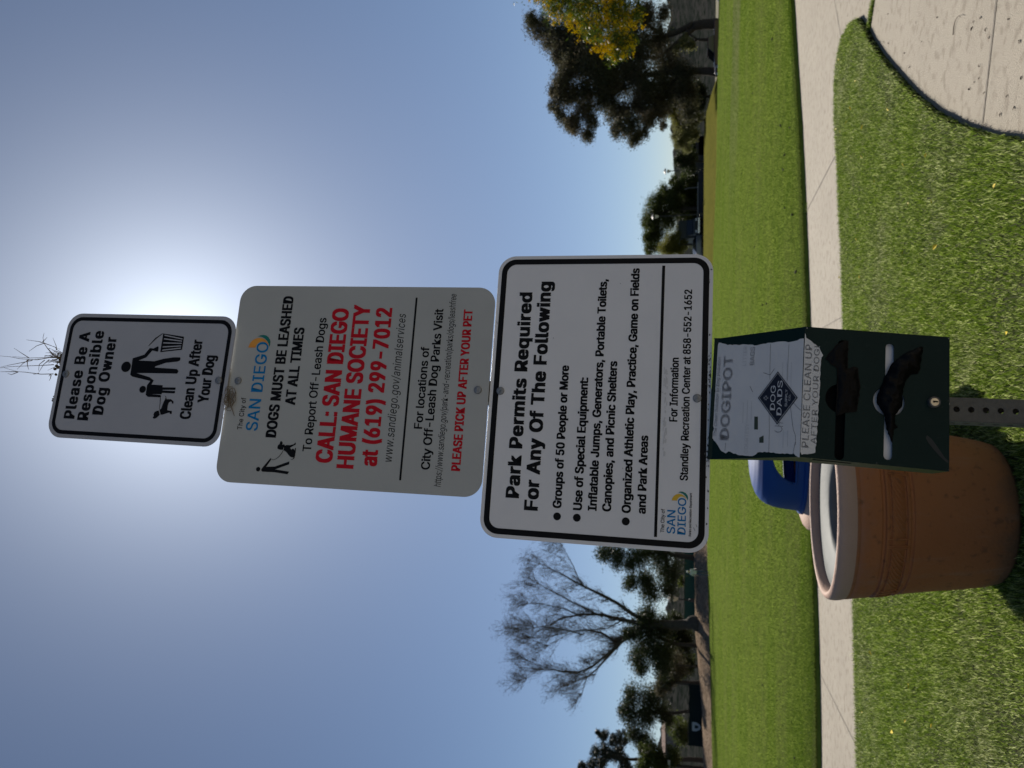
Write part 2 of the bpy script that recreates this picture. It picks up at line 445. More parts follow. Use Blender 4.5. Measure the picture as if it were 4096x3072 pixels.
k = yy > np.interp(xx, fe[:, 0], fe[:, 1]) + 0.004; xx, yy = xx[k], yy[k]
# a denser fringe along the cut edge
ex = rng.uniform(-6, 7.5, 26000); ey = np.interp(ex, fe[:, 0], fe[:, 1]) + rng.random(26000) ** 2 * 0.3
xx, yy = np.concatenate([xx, ex]), np.concatenate([yy, ey])
s = yy / 10
blades('field_grass', xx, yy, lawn_z(xx, yy) - .004, rng.uniform(.004, .007, len(xx)) * s ** .6, rng.uniform(.024, .036, len(xx)), M_BLADEF, 'wide mown playing field of green grass beyond the path')
# weeds in the joint between path and apron
n = 2600; q = rng.random(n) ** 1.4; jx = 3.147 + 1.3 * q + rng.normal(0, .018, n); jy = 7.055 - 1.27 * q + rng.normal(0, .018, n)
q2 = rng.normal(0, .05, (160, 2))
jx = np.concatenate([jx, 2.51 + q2[:, 0]]); jy = np.concatenate([jy, 11.0 + q2[:, 1]])
blades('weeds', jx, jy, np.full(len(jx), 0.0), rng.uniform(.004, .008, len(jx)), rng.uniform(.015, .04, len(jx)), M_BLADE, 'small weeds growing in the concrete joint')
# ================================================================ SIGNS
try:      # the plain sans that ships inside Blender; its built-in face otherwise
    FONT = bpy.data.fonts.load(os.path.join(bpy.utils.system_resource('DATAFILES', path='fonts'), 'Inter.woff2'))
except Exception:
    FONT = None
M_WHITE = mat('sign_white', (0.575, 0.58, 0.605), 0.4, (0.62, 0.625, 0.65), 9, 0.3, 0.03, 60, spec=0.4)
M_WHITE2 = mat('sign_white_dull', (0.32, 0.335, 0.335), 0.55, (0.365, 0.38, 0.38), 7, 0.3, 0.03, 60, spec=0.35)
M_INK = mat('black_ink', (0.004, 0.004, 0.005), 0.5, spec=0.12)
M_RED = mat('red_ink', (0.40, 0.006, 0.016), 0.5, spec=0.12)
M_BLUE = mat('blue_ink', (0.004, 0.15, 0.38), 0.5, spec=0.12)
M_ORANGE = mat('orange_ink', (0.62, 0.20, 0.03), 0.45, (0.62, 0.33, 0.05), 30, spec=0.3)
M_GOLD = mat('gold_ink', (0.60, 0.38, 0.03), 0.45, spec=0.3)
M_TEAL = mat('teal_ink', (0.005, 0.14, 0.12), 0.45, spec=0.3)
M_STEEL = mat('galvanised', (0.075, 0.074, 0.07), 0.6, (0.12, 0.118, 0.11), 60, 0.3, 0.15, 120, metal=0.3)
M_BOLT = mat('dull_bolt', (0.14, 0.147, 0.155), 0.45, (0.26, 0.27, 0.285), 150, 0.3, 0.2, 200, metal=0.6)

def rrect(x0, x1, z0, z1, r, n=10):
    P = []
    for cx_, cz_, a0 in ((x1 - r, z1 - r, 0), (x0 + r, z1 - r, 90), (x0 + r, z0 + r, 180), (x1 - r, z0 + r, 270)):
        for i in range(n + 1):
            a = R(a0 + 90 * i / n); P.append((cx_ + r * math.cos(a), cz_ + r * math.sin(a)))
    return P[::-1]

_cap = {}
def glyphs(s, bold, track, shear, res):
    cu = bpy.data.curves.new('t', 'FONT'); cu.body = s
    if FONT: cu.font = FONT
    cu.body = s; cu.size = 1.0
    cu.space_character = track * (0.985 + bold * 0.55); cu.shear = shear; cu.resolution_u = res; cu.fill_mode = 'FRONT'
    o = bpy.data.objects.new('t', cu); COL.objects.link(o)
    dg = bpy.context.evaluated_depsgraph_get()
    me = bpy.data.meshes.new_from_object(o.evaluated_get(dg))
    n = len(me.vertices); co = np.empty(n * 3, np.float32); me.vertices.foreach_get('co', co); co = co.reshape(-1, 3)
    F = [tuple(p.vertices) for p in me.polygons]
    bpy.data.objects.remove(o); bpy.data.curves.remove(cu); bpy.data.meshes.remove(me)
    return co, F
def text(mb, s, x0, x1, zb, cap, bold=0.0, track=1.0, shear=0.0, res=3, y=-0.4, dz=0.0):
    """one line of lettering in a sign's own plane (mm): left, right, baseline, cap height; dz = drift of the baseline"""
    co, F = glyphs(s, bold, track, shear, res)
    if bold not in _cap:
        _cap[bold] = glyphs('H', bold, 1, 0, 2)[0]
    hc = _cap[bold]; b0, b1 = hc[:, 1].min(), hc[:, 1].max()
    sz = cap / (b1 - b0); sx = (x1 - x0) / (co[:, 0].max() - co[:, 0].min())
    # heavier weights: the outline struck several times, a hair apart
    w = bold * 0.92 * sz if bold > 0.004 else 0; c0 = co[:, 0].min()
    sx = (x1 - x0 - 2 * w) / (co[:, 0].max() - c0); zz = (cap - w) / (b1 - b0)
    for i, (dx, dz) in enumerate([(0, 0)] if w == 0 else [(-1, -.5), (1, -.5), (-1, .5), (1, .5), (-.33, 0), (.33, 0)]):
        V = [((x0 + w + dx * w + (c[0] - c0) * sx) / 1000, y / 1000 - i * 3e-5, (zb + w * .5 + dz * w + (c[1] - b0) * zz) / 1000) for c in co]
        mb.add(V, F)
def flat(mb, P, y=-0.4):
    mb.add([(a / 1000, y / 1000, b / 1000) for a, b in P], [tuple(range(len(P)))])
def ring(mb, A, B, y=-0.4):
    n = len(A); mb.add([(a / 1000, y / 1000, b / 1000) for a, b in A + B], [(i, (i + 1) % n, n + (i + 1) % n, n + i) for i in range(n)])
def ellipse(cx_, cz_, rx, rz, n=20):
    return [(cx_ + rx * math.cos(-2 * math.pi * i / n), cz_ + rz * math.sin(-2 * math.pi * i / n)) for i in range(n)]

def rot(rows): return Matrix(rows)
R1 = rot(((0.98085, -0.19238, 0.03045), (0.19388, 0.97932, -0.0579), (-0.01868, 0.06269, 0.99786)))
R2 = rot(((0.98108, -0.19203, 0.02478), (0.19345, 0.97754, -0.08365), (-0.00816, 0.08686, 0.99619)))
R3 = rot(((0.98108, -0.19254, 0.0204), (0.19328, 0.98013, -0.04467), (-0.01139, 0.04777, 0.99879)))
C1, C2, C3 = (0.0092, 1.3799, 2.6951), (-0.0054, 1.4243, 2.1662), (-0.0207, 1.464, 1.6334)

def panel(root, w, h, r, m):
    mb = MB(); mb.prism([(a / 1000, b / 1000) for a, b in rrect(-w, w, -h, h, r)], 0.0, 0.0022)
    return mb.build('panel', m, root, bevel=0.0004)
def bolt(root, x, z):
    mb = MB(); mb.lathe([(0.0, 0), (.0035, .0002), (.0076, .0012), (.0086, .0026), (.0086, .0044)], n=24)
    mb.lathe([(0.0, -.0014), (.0022, -.0012), (.0026, 0), (.0026, .0003)], n=12)
    mb.v = [(x / 1000 + a, -.0042 + c, z / 1000 + b) for a, b, c in mb.v]
    return mb.build('bolt', M_BOLT, root, smooth=True, auto=40)
def piece(root, name, m, fn):
    mb = MB(); fn(mb)
    return mb.build(name, m, root)

# --- top sign
S1 = thing('dog_owner_sign', C1, 'smallest sign, white with black border, topmost on the post, showing a person, child and dog', 'sign', rot=R1)
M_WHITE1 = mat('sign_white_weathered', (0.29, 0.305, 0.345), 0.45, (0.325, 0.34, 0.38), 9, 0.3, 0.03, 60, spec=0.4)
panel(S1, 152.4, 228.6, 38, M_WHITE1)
piece(S1, 'border', M_INK, lambda b: ring(b, rrect(-143.2, 143.2, -219.5, 219.5, 31), rrect(-134.2, 134.2, -210.5, 210.5, 23)))
def f(b):
    for s, x0, x1, z, c, tr, bo in [("Please Be A", -106.2, 106.3, 159.2, 30, 1.12, .034), ("Responsible", -108.4, 109.5, 121.3, 30, 1.12, .034), ("Dog Owner", -93.4, 95.5, 83.4, 30, 1.12, .034), ("Clean Up After", -92.7, 94.8, -148.0, 28, 1.04, .03), ("Your Dog", -53.0, 58.1, -187.1, 28, 1.04, .03)]:
        text(b, s, x0, x1, z, c, bo, tr)
piece(S1, 'lettering', M_INK, f)
MAN = [(44.9, 30.3), (54.7, 0.6), (71.2, -11.2), (70.2, -21.1), (76.1, -32.2), (73.5, -34.2), (65.3, -35.0), (62.8, -33.5), (65.3, -18.9), (48.0, -5.8), (40.0, 13.3), (39.7, -29.7), (46.2, -52.1), (50.6, -78.3), (51.1, -95.8), (47.6, -97.3), (43.5, -96.7), (40.9, -90.9), (37.0, -61.0), (27.3, -33.9), (24.7, -33.5), (23.1, -92.3), (18.5, -97.7), (12.3, -95.2), (10.7, -15.3), (9.7, 12.9), (1.0, -24.4), (-6.0, -36.3), (-16.2, -32.3), (-16.6, -62.5), (-21.4, -62.6), (-20.6, -96.8), (-24.1, -97.8), (-26.2, -96.4), (-27.2, -64.1), (-28.8, -63.7), (-28.9, -96.9), (-32.5, -97.9), (-34.5, -95.8), (-34.5, -63.7), (-37.8, -63.2), (-38.7, -32.1), (-39.5, -61.0), (-43.1, -62.8), (-45.2, -61.4), (-45.3, -28.0), (-40.8, -21.6), (-18.2, -20.9), (-7.5, -27.5), (0.9, 23.0), (5.1, 29.0)]
DOG = [(-40.3, -71.6), (-42.5, -75.9), (-48.8, -78.9), (-48.3, -90.4), (-53.5, -97.9), (-58.3, -98.1), (-58.4, -94.0), (-54.5, -93.3), (-53.9, -89.6), (-56.9, -85.7), (-63.6, -84.5), (-73.9, -84.8), (-74.8, -88.2), (-75.4, -97.3), (-82.3, -98.3), (-82.5, -93.2), (-79.1, -92.0), (-81.3, -85.0), (-84.9, -75.9), (-85.5, -69.7), (-73.2, -64.2), (-72.3, -68.1), (-57.0, -71.5), (-48.1, -74.8), (-44.1, -75.3)]
DOGH = [(-76.0, -63.1), (-85.8, -67.7), (-93.2, -60.5), (-95.3, -56.5), (-94.9, -51.9), (-92.1, -50.3), (-89.6, -52.7), (-85.8, -51.0), (-80.1, -52.6), (-77.2, -57.5)]
def f(b):
    flat(b, MAN); flat(b, ellipse(23.8, 44.2, 12.8, 13)); flat(b, ellipse(-28.3, -11, 8.4, 8.7)); flat(b, DOG); flat(b, DOGH)
    flat(b, [(-45.2, -60.3), (-45.2, -62.1), (-56.6, -63.9), (-72.1, -64.7), (-72.2, -63.3), (-56.6, -62.5)])
    flat(b, [(75.2, -6.8), (77.7, -6.9), (95.4, -20.9), (107.8, -38.6), (106.6, -39.2), (93.0, -23.2)])
    flat(b, [(107.3, -40.2), (100.8, -97.2), (69.4, -97.5), (61.9, -40.8)])
piece(S1, 'pictogram', M_INK, f)
def f(b):
    for (x0, z0), (x1, z1) in [[(103.1, -45.0), (95.1, -94.4)], [(94.4, -45.2), (89.9, -94.1)], [(84.5, -45.2), (84.6, -94.0)], [(74.6, -45.2), (78.4, -93.9)], [(66.6, -45.3), (73.2, -94.3)]]:
        flat(b, [(x0 - 1.3, z0), (x0 + 1.3, z0), (x1 + 1.2, z1), (x1 - 1.2, z1)], -0.7)
piece(S1, 'bin_slots', M_WHITE1, f)
bolt(S1, 0.7, 206); bolt(S1, 0.1, -204.8)

# --- middle sign
S2 = thing('leash_rule_sign', C2, 'middle sign on the post, dull white without border, with large red telephone lettering', 'sign', rot=R2)
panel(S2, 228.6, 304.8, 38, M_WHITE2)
def f(b):
    text(b, "The City of", -110.1, -37.2, 254.8, 11.9, .008, 1.05)
    text(b, "DOGS MUST BE LEASHED", -124.5, 203.8, 170.2, 25.5, .034, 1.03); text(b, "AT ALL TIMES", -49.8, 129.6, 134.0, 25.0, .034, 1.03)
    text(b, "To Report Off-Leash Dogs", -151.3, 153.2, 83.4, 20.1, .016)
    text(b, "www.sandiego.gov/animalservices", -164.0, 165.6, -104.0, 19.0, .0, 1.05, 0.2)
    text(b, "For locations of", -90.1, 91.3, -165.0, 18.7, .022); text(b, "City Off-Leash Dog Parks Visit", -176.5, 178.4, -189.5, 19.5, .022)
    text(b, "https://www.sandiego.gov/park-and-recreation/parks/dogs/leashfree", -210.9, 213.1, -216.4, 14.5, .0, 1.0, 0.2)
piece(S2, 'black_lettering', M_INK, f)
def f(b):
    for a in [("CALL: SAN DIEGO", -173.9, 176.3, 31.5, 39.1, .034, 1.03), ("HUMANE SOCIETY", -183.6, 185.6, -18.9, 39.3, .034, 1.03), ("at (619) 299-7012", -175.6, 179.0, -71.1, 37.6, .034, 1.03), ("PLEASE PICK UP AFTER YOUR PET", -175.8, 177.8, -256.0, 19.7, .034, 1.03)]: text(b, *a)
piece(S2, 'red_lettering', M_RED, f)
piece(S2, 'rule_line', M_INK, lambda b: flat(b, [(-202, -124.3), (203.7, -123.0), (203.7, -127.4), (-202, -128.8)]))
piece(S2, 'blue_lettering', M_BLUE, lambda b: text(b, "SAN DIEGO", -111.4, 93.0, 217.2, 28.6, .012, 1.04))
piece(S2, 'orange_crescent', M_ORANGE, lambda b: flat(b, [(79.4, 266.8), (83.1, 266.4), (91.2, 263.3), (97.1, 258.4), (101.5, 251.1), (103.1, 242.3), (102.2, 234.8), (99.5, 228.1), (94.6, 222.2), (89.2, 218.3), (83.8, 216.5), (89.7, 220.9), (93.5, 226.7), (94.6, 233.2), (93.2, 239.9), (89.6, 245.1), (84.5, 248.1), (79.8, 249.0)], -0.6))
piece(S2, 'teal_crescent', M_TEAL, lambda b: flat(b, [(106.2, 247.0), (109.2, 240.6), (110.3, 233.8), (109.3, 226.9), (105.6, 220.6), (99.7, 215.5), (94.3, 213.6), (88.3, 213.4), (82.3, 215.2), (89.2, 217.2), (96.1, 221.9), (102.0, 229.0), (105.1, 235.7), (106.4, 242.3)], -0.6))
def f(b):
    flat(b, ellipse(-196, 202.8, 5.1, 5.2))
    flat(b, [(-169.7, 176.5), (-173.5, 174.7), (-189.7, 184.3), (-188.1, 164.1), (-175.2, 131.1), (-181.4, 130.8), (-194.3, 162.6), (-197.5, 128.8), (-203.3, 131.8), (-200.7, 162.3), (-200.9, 192.2), (-198.5, 195.1), (-196.2, 195.4), (-193.1, 193.9)])
    flat(b, [(-151.3, 149.3), (-151.5, 148.2), (-159.2, 151.2), (-166.6, 156.7), (-171.7, 163.1), (-174.0, 169.3), (-173.7, 172.2), (-171.7, 174.8), (-171.1, 174.5), (-173.1, 171.3), (-172.9, 168.8), (-170.6, 163.3), (-165.5, 157.5), (-158.6, 152.6)], -0.6)
    flat(b, [(-131.3, 157.7), (-132.1, 154.9), (-133.9, 152.7), (-136.3, 152.3), (-139.5, 153.1), (-137.9, 148.6), (-141.0, 146.0), (-139.7, 143.5), (-139.3, 140.3), (-139.6, 135.1), (-136.7, 125.1), (-134.7, 124.1), (-132.6, 121.8), (-137.0, 120.7), (-145.0, 133.4), (-149.7, 129.8), (-147.9, 129.1), (-146.9, 126.7), (-147.9, 124.0), (-150.6, 121.7), (-146.3, 122.0), (-144.1, 119.6), (-154.6, 118.9), (-157.6, 119.3), (-160.5, 119.1), (-167.2, 120.1), (-170.0, 122.7), (-170.9, 126.4), (-170.3, 129.7), (-170.1, 126.5), (-168.5, 123.5), (-166.0, 122.2), (-165.8, 127.7), (-164.4, 131.1), (-161.3, 134.7), (-156.8, 139.2), (-153.4, 143.6), (-151.3, 148.4), (-146.4, 147.9), (-144.6, 148.9), (-150.4, 149.5), (-150.7, 155.6), (-149.4, 161.6), (-147.7, 163.5), (-144.7, 163.7), (-140.8, 162.8), (-138.2, 159.6), (-134.2, 158.8)])
piece(S2, 'pictogram', M_INK, f)
bolt(S2, 1.3, 280.7); bolt(S2, -1.1, -281)

# --- bottom sign
S3 = thing('park_permit_sign', C3, 'widest sign, lowest of the three on the post, black border and bulleted permit rules', 'sign', rot=R3)
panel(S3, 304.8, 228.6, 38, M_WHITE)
piece(S3, 'border', M_INK, lambda b: ring(b, rrect(-297, 297, -221, 221, 31), rrect(-285, 285, -209, 209, 21)))
def f(b):
    for a in [("Park Permits Required", -221.9, 221.3, 149.4, 28.5, .044, 1.06), ("For Any Of The Following", -244.8, 245.6, 108.6, 29.0, .044, 1.06),
              ("Groups of 50 People or More", -236.8, 60.5, 60.6, 18.0, .037), ("Use of Special Equipment:", -238.2, 35.6, 18.8, 18.2, .037), ("Inflatable Jumps, Generators, Portable Toilets,", -237.3, 250.6, -11.0, 17.9, .037), ("Canopies, and Picnic Shelters", -236.9, 71.9, -39.7, 17.9, .037), ("Organized Athletic Play, Practice, Game on Fields", -237.4, 274.6, -78.4, 17.9, .037), ("and Park Areas", -236.8, -80.7, -107.8, 17.4, .037),
              ("For Information", -50.4, 81.7, -163.9, 16.0, .026), ("Standley Recreation Center at 858-552-1652", -166.9, 227.3, -187.1, 15.6, .026),
              ("The City of", -270.1, -224.5, -144.4, 7.2, .01), ("Parks and Recreation Department", -273.5, -190.2, -195.6, 4.6, .012)]: text(b, *a)
    for x, z in ((-260.6, 60.8), (-260.5, 20.6), (-261.1, -76.9)): flat(b, ellipse(x + 7.5, z + 7.5, 7.9, 7.9))
piece(S3, 'lettering', M_INK, f)
piece(S3, 'rule_line', M_INK, lambda b: flat(b, [(-279.8, -125.2), (280.0, -124.8), (280.0, -131.0), (-279.5, -131.0)]))
def f(b): text(b, "SAN", -271.1, -225.8, -165.2, 16.1, .014); text(b, "DIEGO", -271.4, -201.1, -185.0, 15.7, .014)
piece(S3, 'blue_lettering', M_BLUE, f)
piece(S3, 'gold_crescent', M_GOLD, lambda b: flat(b, [(-206.9, -157.1), (-203.0, -158.0), (-198.2, -160.7), (-194.7, -165.3), (-193.0, -171.0), (-194.2, -176.8), (-197.2, -181.5), (-201.4, -184.8), (-204.2, -186.0), (-200.3, -182.7), (-198.5, -179.2), (-198.2, -175.2), (-199.9, -171.2), (-203.6, -168.4), (-206.9, -167.4)], -0.6))
piece(S3, 'teal_crescent', M_TEAL, lambda b: flat(b, [(-190.6, -168.9), (-188.7, -173.8), (-188.7, -178.4), (-191.2, -183.7), (-195.9, -187.5), (-200.6, -188.5), (-205.6, -187.3), (-201.9, -186.2), (-197.1, -183.2), (-193.0, -178.5), (-191.2, -173.9)], -0.6))
bolt(S3, 1.6, 205.1); bolt(S3, -1.1, -201.8)

# scuffs and dirt on the permit sign
def f(b):
    rr_ = random.Random(12)
    for i in range(70):
        x = rr_.choice([rr_.gauss(60, 22), rr_.gauss(-115, 14), rr_.uniform(-290, 290)]); z = -227 + abs(rr_.gauss(0, 3.5)); w_, h_ = rr_.uniform(.5, 3.2), rr_.uniform(.4, 1.6)
        flat(b, [(x - w_, z - h_ * rr_.random()), (x + w_ * rr_.random(), z - h_), (x + w_, z + h_ * rr_.random()), (x - w_ * rr_.random(), z + h_)], -.55)
    for x, z, l_ in [(118, 96, 3), (-150, -60, 2), (210, 150, 4), (-262, -203, 6), (-255, -207, 5), (150, 222, 5), (-40, 30, 1.5), (240, -40, 2)]:
        flat(b, [(x, z), (x + l_, z + l_ * .5), (x + l_, z + l_ * .5 + .7), (x, z + .8)], -.55)
piece(S3, 'scuffs', mat('scuff_dirt', (0.07, 0.068, 0.066), .9), f)
def f(b):
    rr_ = random.Random(5)
    for i in range(60):
        x = rr_.uniform(-118, 62); z = -139 + rr_.gauss(0, 2.2) + (x + 20) * .01; w_, h_ = rr_.uniform(1.5, 7), rr_.uniform(.5, 2)
        flat(b, [(x - w_, z - h_ * .4), (x + w_ * .6, z - h_), (x + w_, z + h_ * .5), (x - w_ * .5, z + h_)], -.5 - i * .002)
piece(S3, 'smudge', mat('smudge', (0.49, 0.495, 0.51), .6, spec=.2), f)
# --- perforated post behind them
ax = (Vector(C1) - Vector(C3)).normalized()
xa = Vector((0.981, 0.193, 0)); xa = (xa - ax * xa.dot(ax)).normalized(); ya = ax.cross(xa)
PR = Matrix((xa, ya, ax)).transposed()
PB = Vector(C3) + ax * (-0.25 - C3[2]) / ax.z + ya * 0.0115
POST = thing('sign_post', PB, 'perforated square galvanised steel post carrying the three signs', 'post', rot=PR)
mb = MB(); W = .04445; P1 = .0254; NZ = int((2.93 + .25) / P1)
def holed(face):
    n = 16
    for i in range(NZ):
        z0 = i * P1; c = z0 + P1 / 2; vs = []
        for k in range(n):
            a = 2 * math.pi * (k + .5) / n; vs.append((math.cos(a) * .0058, c + math.sin(a) * .0058))
        for k in range(n):
            a = 2 * math.pi * (k + .5) / n; dx, dz = math.cos(a), math.sin(a); q = min((W / 2) / abs(dx), (P1 / 2) / abs(dz)); 
            vs.append((dx * q, c + dz * q))
        # put the outer ring's corners exactly on the cell corners
        out = [n + k for k in range(n)]
        for sx, sz in ((1, 1), (-1, 1), (-1, -1), (1, -1)):
            j = min(out, key=lambda t: (vs[t][0] - sx * W / 2) ** 2 + (vs[t][1] - (c + sz * P1 / 2)) ** 2); vs[j] = (sx * W / 2, c + sz * P1 / 2)
        fs = [(k, (k + 1) % n, n + (k + 1) % n, n + k) for k in range(n)]
        mb.add([face(a, b) for a, b in vs], fs)
holed(lambda a, z: (a, 0, z)); holed(lambda a, z: (-W / 2, W / 2 + a, z)); holed(lambda a, z: (W / 2, W / 2 + a, z)); holed(lambda a, z: (a, W, z))
o = mb.build('tube', M_STEEL, POST)
so = o.modifiers.new('wall', 'SOLIDIFY'); so.thickness = 0.002; so.offset = 0

# --- bag dispenser
M_GREEN = mat('dark_green_coat', (0.003, 0.014, 0.014), 0.42, (0.005, 0.019, 0.018), 12, 0.3, 0.05, 80, col3=(0.008, 0.02, 0.02), n3=0.70, spec=0.12)
M_INNER = mat('white_liner', (0.62, 0.62, 0.66), 0.5)
M_DARK = mat('dark_interior', (0.004, 0.004, 0.005), 0.9, spec=0.1)
M_PAPER = mat('faded_paper', (0.50, 0.51, 0.53), 0.6, (0.58, 0.59, 0.60), 14, 0.3, 0.1, 50, spec=0.3)
M_FADED = mat('faded_print', (0.38, 0.39, 0.42), 0.7, (0.50, 0.51, 0.53), 120, 0.1, spec=0.2)
M_GHOST = mat('ghost_print', (0.36, 0.37, 0.39), 0.7, (0.52, 0.53, 0.55), 120, 0.1, spec=0.2)
M_SEAM = mat('paper_crack', (0.05, 0.05, 0.06), 0.8)
M_STICK = mat('navy_sticker', (0.010, 0.012, 0.022), 0.35, spec=0.4)
M_PALE = mat('pale_line', (0.55, 0.56, 0.58), 0.5)
M_BAG = mat('black_plastic', (0.0015, 0.0015, 0.002), 0.4, (0.003, 0.003, 0.004), 20, 0.4, 0.15, 60, spec=0.10)
M_BRASS = mat('lock_metal', (0.62, 0.55, 0.42), 0.3, (0.72, 0.66, 0.54), 200, metal=0.9)
UO, UX, UU, UN = Vector((-0.0184, 1.3864, 1.2463)), Vector((0.9795, 0.1949, -0.0509)), Vector((-0.0383, 0.4284, 0.9028)), Vector((-0.1977, 0.8823, -0.4271))
LO, LX, LU, LN = Vector((-0.0285, 1.42, 0.9976)), Vector((0.9792, 0.195, -0.055)), Vector((0.0806, -0.1259, 0.9888)), Vector((-0.1859, 0.9727, 0.139))
UN = UX.cross(UU) * -1; LN = LX.cross(LU) * -1
DR = Matrix((LX, LN, LU)).transposed()
DISP = thing('bag_dispenser', LO, 'dark green metal dog bag dispenser with a torn faded white label, mounted under the signs', 'dispenser', rot=DR)
DI = DR.transposed()
def U(x, z, d=0.0): return DI @ (UO + UX * x / 1000 + UU * z / 1000 - UN * d / 1000 - LO)
def Lo(x, z, d=0.0): return Vector((x / 1000, -d / 1000, z / 1000))
def keyhole(xl, xr, zc, hs, cx_, r, n=20):
    a = math.asin(hs / r); P = []
    P += [(xl + hs - hs * math.sin(math.pi * i / 8), zc - hs * math.cos(math.pi * i / 8)) for i in range(9)]
    P += [(cx_ - r * math.cos(a + (math.pi - 2 * a) * i / n), zc + r * math.sin(a + (math.pi - 2 * a) * i / n)) for i in range(n + 1)]
    P += [(xr - hs + hs * math.sin(math.pi * i / 8), zc + hs * math.cos(math.pi * i / 8)) for i in range(9)]
    P += [(cx_ + r * math.cos(a + (math.pi - 2 * a) * i / n), zc - r * math.sin(a + (math.pi - 2 * a) * i / n)) for i in range(n + 1)]
    return P
KH1 = keyhole(-120, 101, 183.5, 8.2, -8.5, 27); KH2 = keyhole(-111.5, 101, 101.5, 7.3, -6, 27)
HH = 250.6; WW = 121.4
outer = [(-WW, 0), (WW, 0), (WW, HH), (-WW, HH)]
allp = [Vector(p) for p in outer + KH1 + KH2]; n1, n2 = len(KH1), len(KH2)
r = delaunay_2d_cdt(allp, [], [list(range(4)), list(range(4, 4 + n1)), list(range(4 + n1, 4 + n1 + n2))], 0, 1e-4)
vo, fo = r[0], r[2]
ctr = np.array([[sum(vo[i].x for i in f_) / len(f_), sum(vo[i].y for i in f_) / len(f_)] for f_ in fo])
ok = inpoly(ctr[:, 0], ctr[:, 1], outer) & ~inpoly(ctr[:, 0], ctr[:, 1], KH1) & ~inpoly(ctr[:, 0], ctr[:, 1], KH2)
mb = MB()
mb.add([Lo(v.x, v.y) for v in vo], [tuple(f_) for f_, k_ in zip(fo, ok) if k_])
for K in (KH1, KH2):
    n = len(K); mb.add([Lo(*p) for p in K] + [Lo(*p, -2.0) for p in K], [(i, (i + 1) % n, n + (i + 1) % n, n + i) for i in range(n)])
# sloping upper face, sides, top and back
tl, tr = U(-121.6, 176.3), U(121.6, 176.3)
kl, kr, bl, br = Lo(-WW, HH), Lo(WW, HH), Lo(-WW, 0), Lo(WW, 0)
D0 = 0.062
bk = lambda v: Vector((v.x, D0 + 0.032 * v.z / 0.42, v.z))
V = [kl, kr, tl, tr, bl, br] + [bk(v) for v in (kl, kr, tl, tr, bl, br)]
mb.add(V, [(0, 1, 3, 2), (0, 2, 8, 6), (4, 0, 6, 10), (1, 7, 9, 3), (5, 11, 7, 1), (2, 3, 9, 8), (4, 10, 11, 5), (6, 8, 9, 7), (10, 6, 7, 11)])
mb.build('housing', M_GREEN, DISP, bevel=0.0012)
mb = MB(); mb.box((-0.004, 0.014, .1015), (.222, .012, .062)); mb.build('roll_box', M_INNER, DISP)
mb = MB(); mb.box((-0.006, 0.020, .190), (.232, .010, .066)); mb.build('roll_tray', M_DARK, DISP)
SU = [(113.0, 166.3), (95.4, 175.0), (83.4, 170.1), (69.8, 175.0), (46.3, 168.7), (24.9, 169.0), (12.7, 167.4), (-10.0, 172.4), (-29.7, 172.4), (-38.7, 169.0), (-47.0, 172.5), (-61.2, 166.1), (-78.4, 171.3), (-87.1, 161.4), (-105.1, 147.3), (-109.0, 139.4), (-104.7, 133.2), (-111.4, 114.6), (-112.6, 86.8), (-105.2, 77.1), (-103.9, 56.6), (-106.5, 26.9), (-105.3, 10.7), (-111.8, 2.5), (-112, 0.2), (108.8, 0.2), (108.8, 3.5), (103.9, 25.4), (105.9, 49.4), (105.1, 62.2), (101.8, 88.3), (105.5, 120.0), (106.7, 147.8)]
SL = [(-112, 250.3), (-117, 247.6), (-115.4, 243.8), (-113.2, 229.9), (-111.3, 224.8), (-77.0, 222.8), (-38.4, 222.2), (3.5, 221.0), (45.7, 221.1), (64.3, 219.8), (69.1, 217.0), (82.5, 223.7), (95.5, 240.1), (100.0, 248.0), (108.8, 250.3)]
def ragged(P, keep):
    rr = random.Random(4); out = []
    for i, p in enumerate(P):
        q = P[(i + 1) % len(P)]; out.append(p); d = math.dist(p, q); n = int(d / 4)
        if keep(p) and keep(q): continue
        for k in range(1, n):
            t_ = k / n; out.append((p[0] + (q[0] - p[0]) * t_ + rr.uniform(-1, 1), p[1] + (q[1] - p[1]) * t_ + rr.uniform(-.9, .9)))
    return out
mb = MB(); P = ragged(SU, lambda p: p[1] < 0.5); mb.add([U(*p, 0.5) for p in P], [tuple(range(len(P)))])
P = ragged(SL, lambda p: p[1] > 250); mb.add([Lo(*p, 0.5) for p in P], [tuple(range(len(P)))])
LAB = mb.build('paper_label', M_PAPER, DISP)
def utext(mb, F_, d, *a, **k):
    b = MB(); text(b, *a, **k); mb.add([F_(x * 1000, z * 1000, d) for x, y, z in b.v], b.f)
mb = MB()
utext(mb, U, 0.8, "DOGIPOT", -83.7, 84.9, 134.1, 19.5, .05); utext(mb, U, 0.8, "The Clean Solution to Dog Pollution", -76, 83, 160.0, 6.3, .01, 1.0, .15)
utext(mb, Lo, 0.8, "PLEASE CLEAN UP", -103.7, 87.7, 236.6, 12.0, .015, 1.05); utext(mb, Lo, 0.8, "AFTER YOUR DOG!", -96, 86, 223.4, 9.6, .012, 1.05)
mb.build('label_print', M_FADED, LAB)
mb = MB(); utext(mb, U, 0.8, "COURTESY", -107.9, -50.5, 96, 7.2, .0); utext(mb, U, 0.8, "LITTER", 63, 101, 107.5, 7, .0); utext(mb, U, 0.8, "BAGS", 63, 99, 91.5, 9, .01)
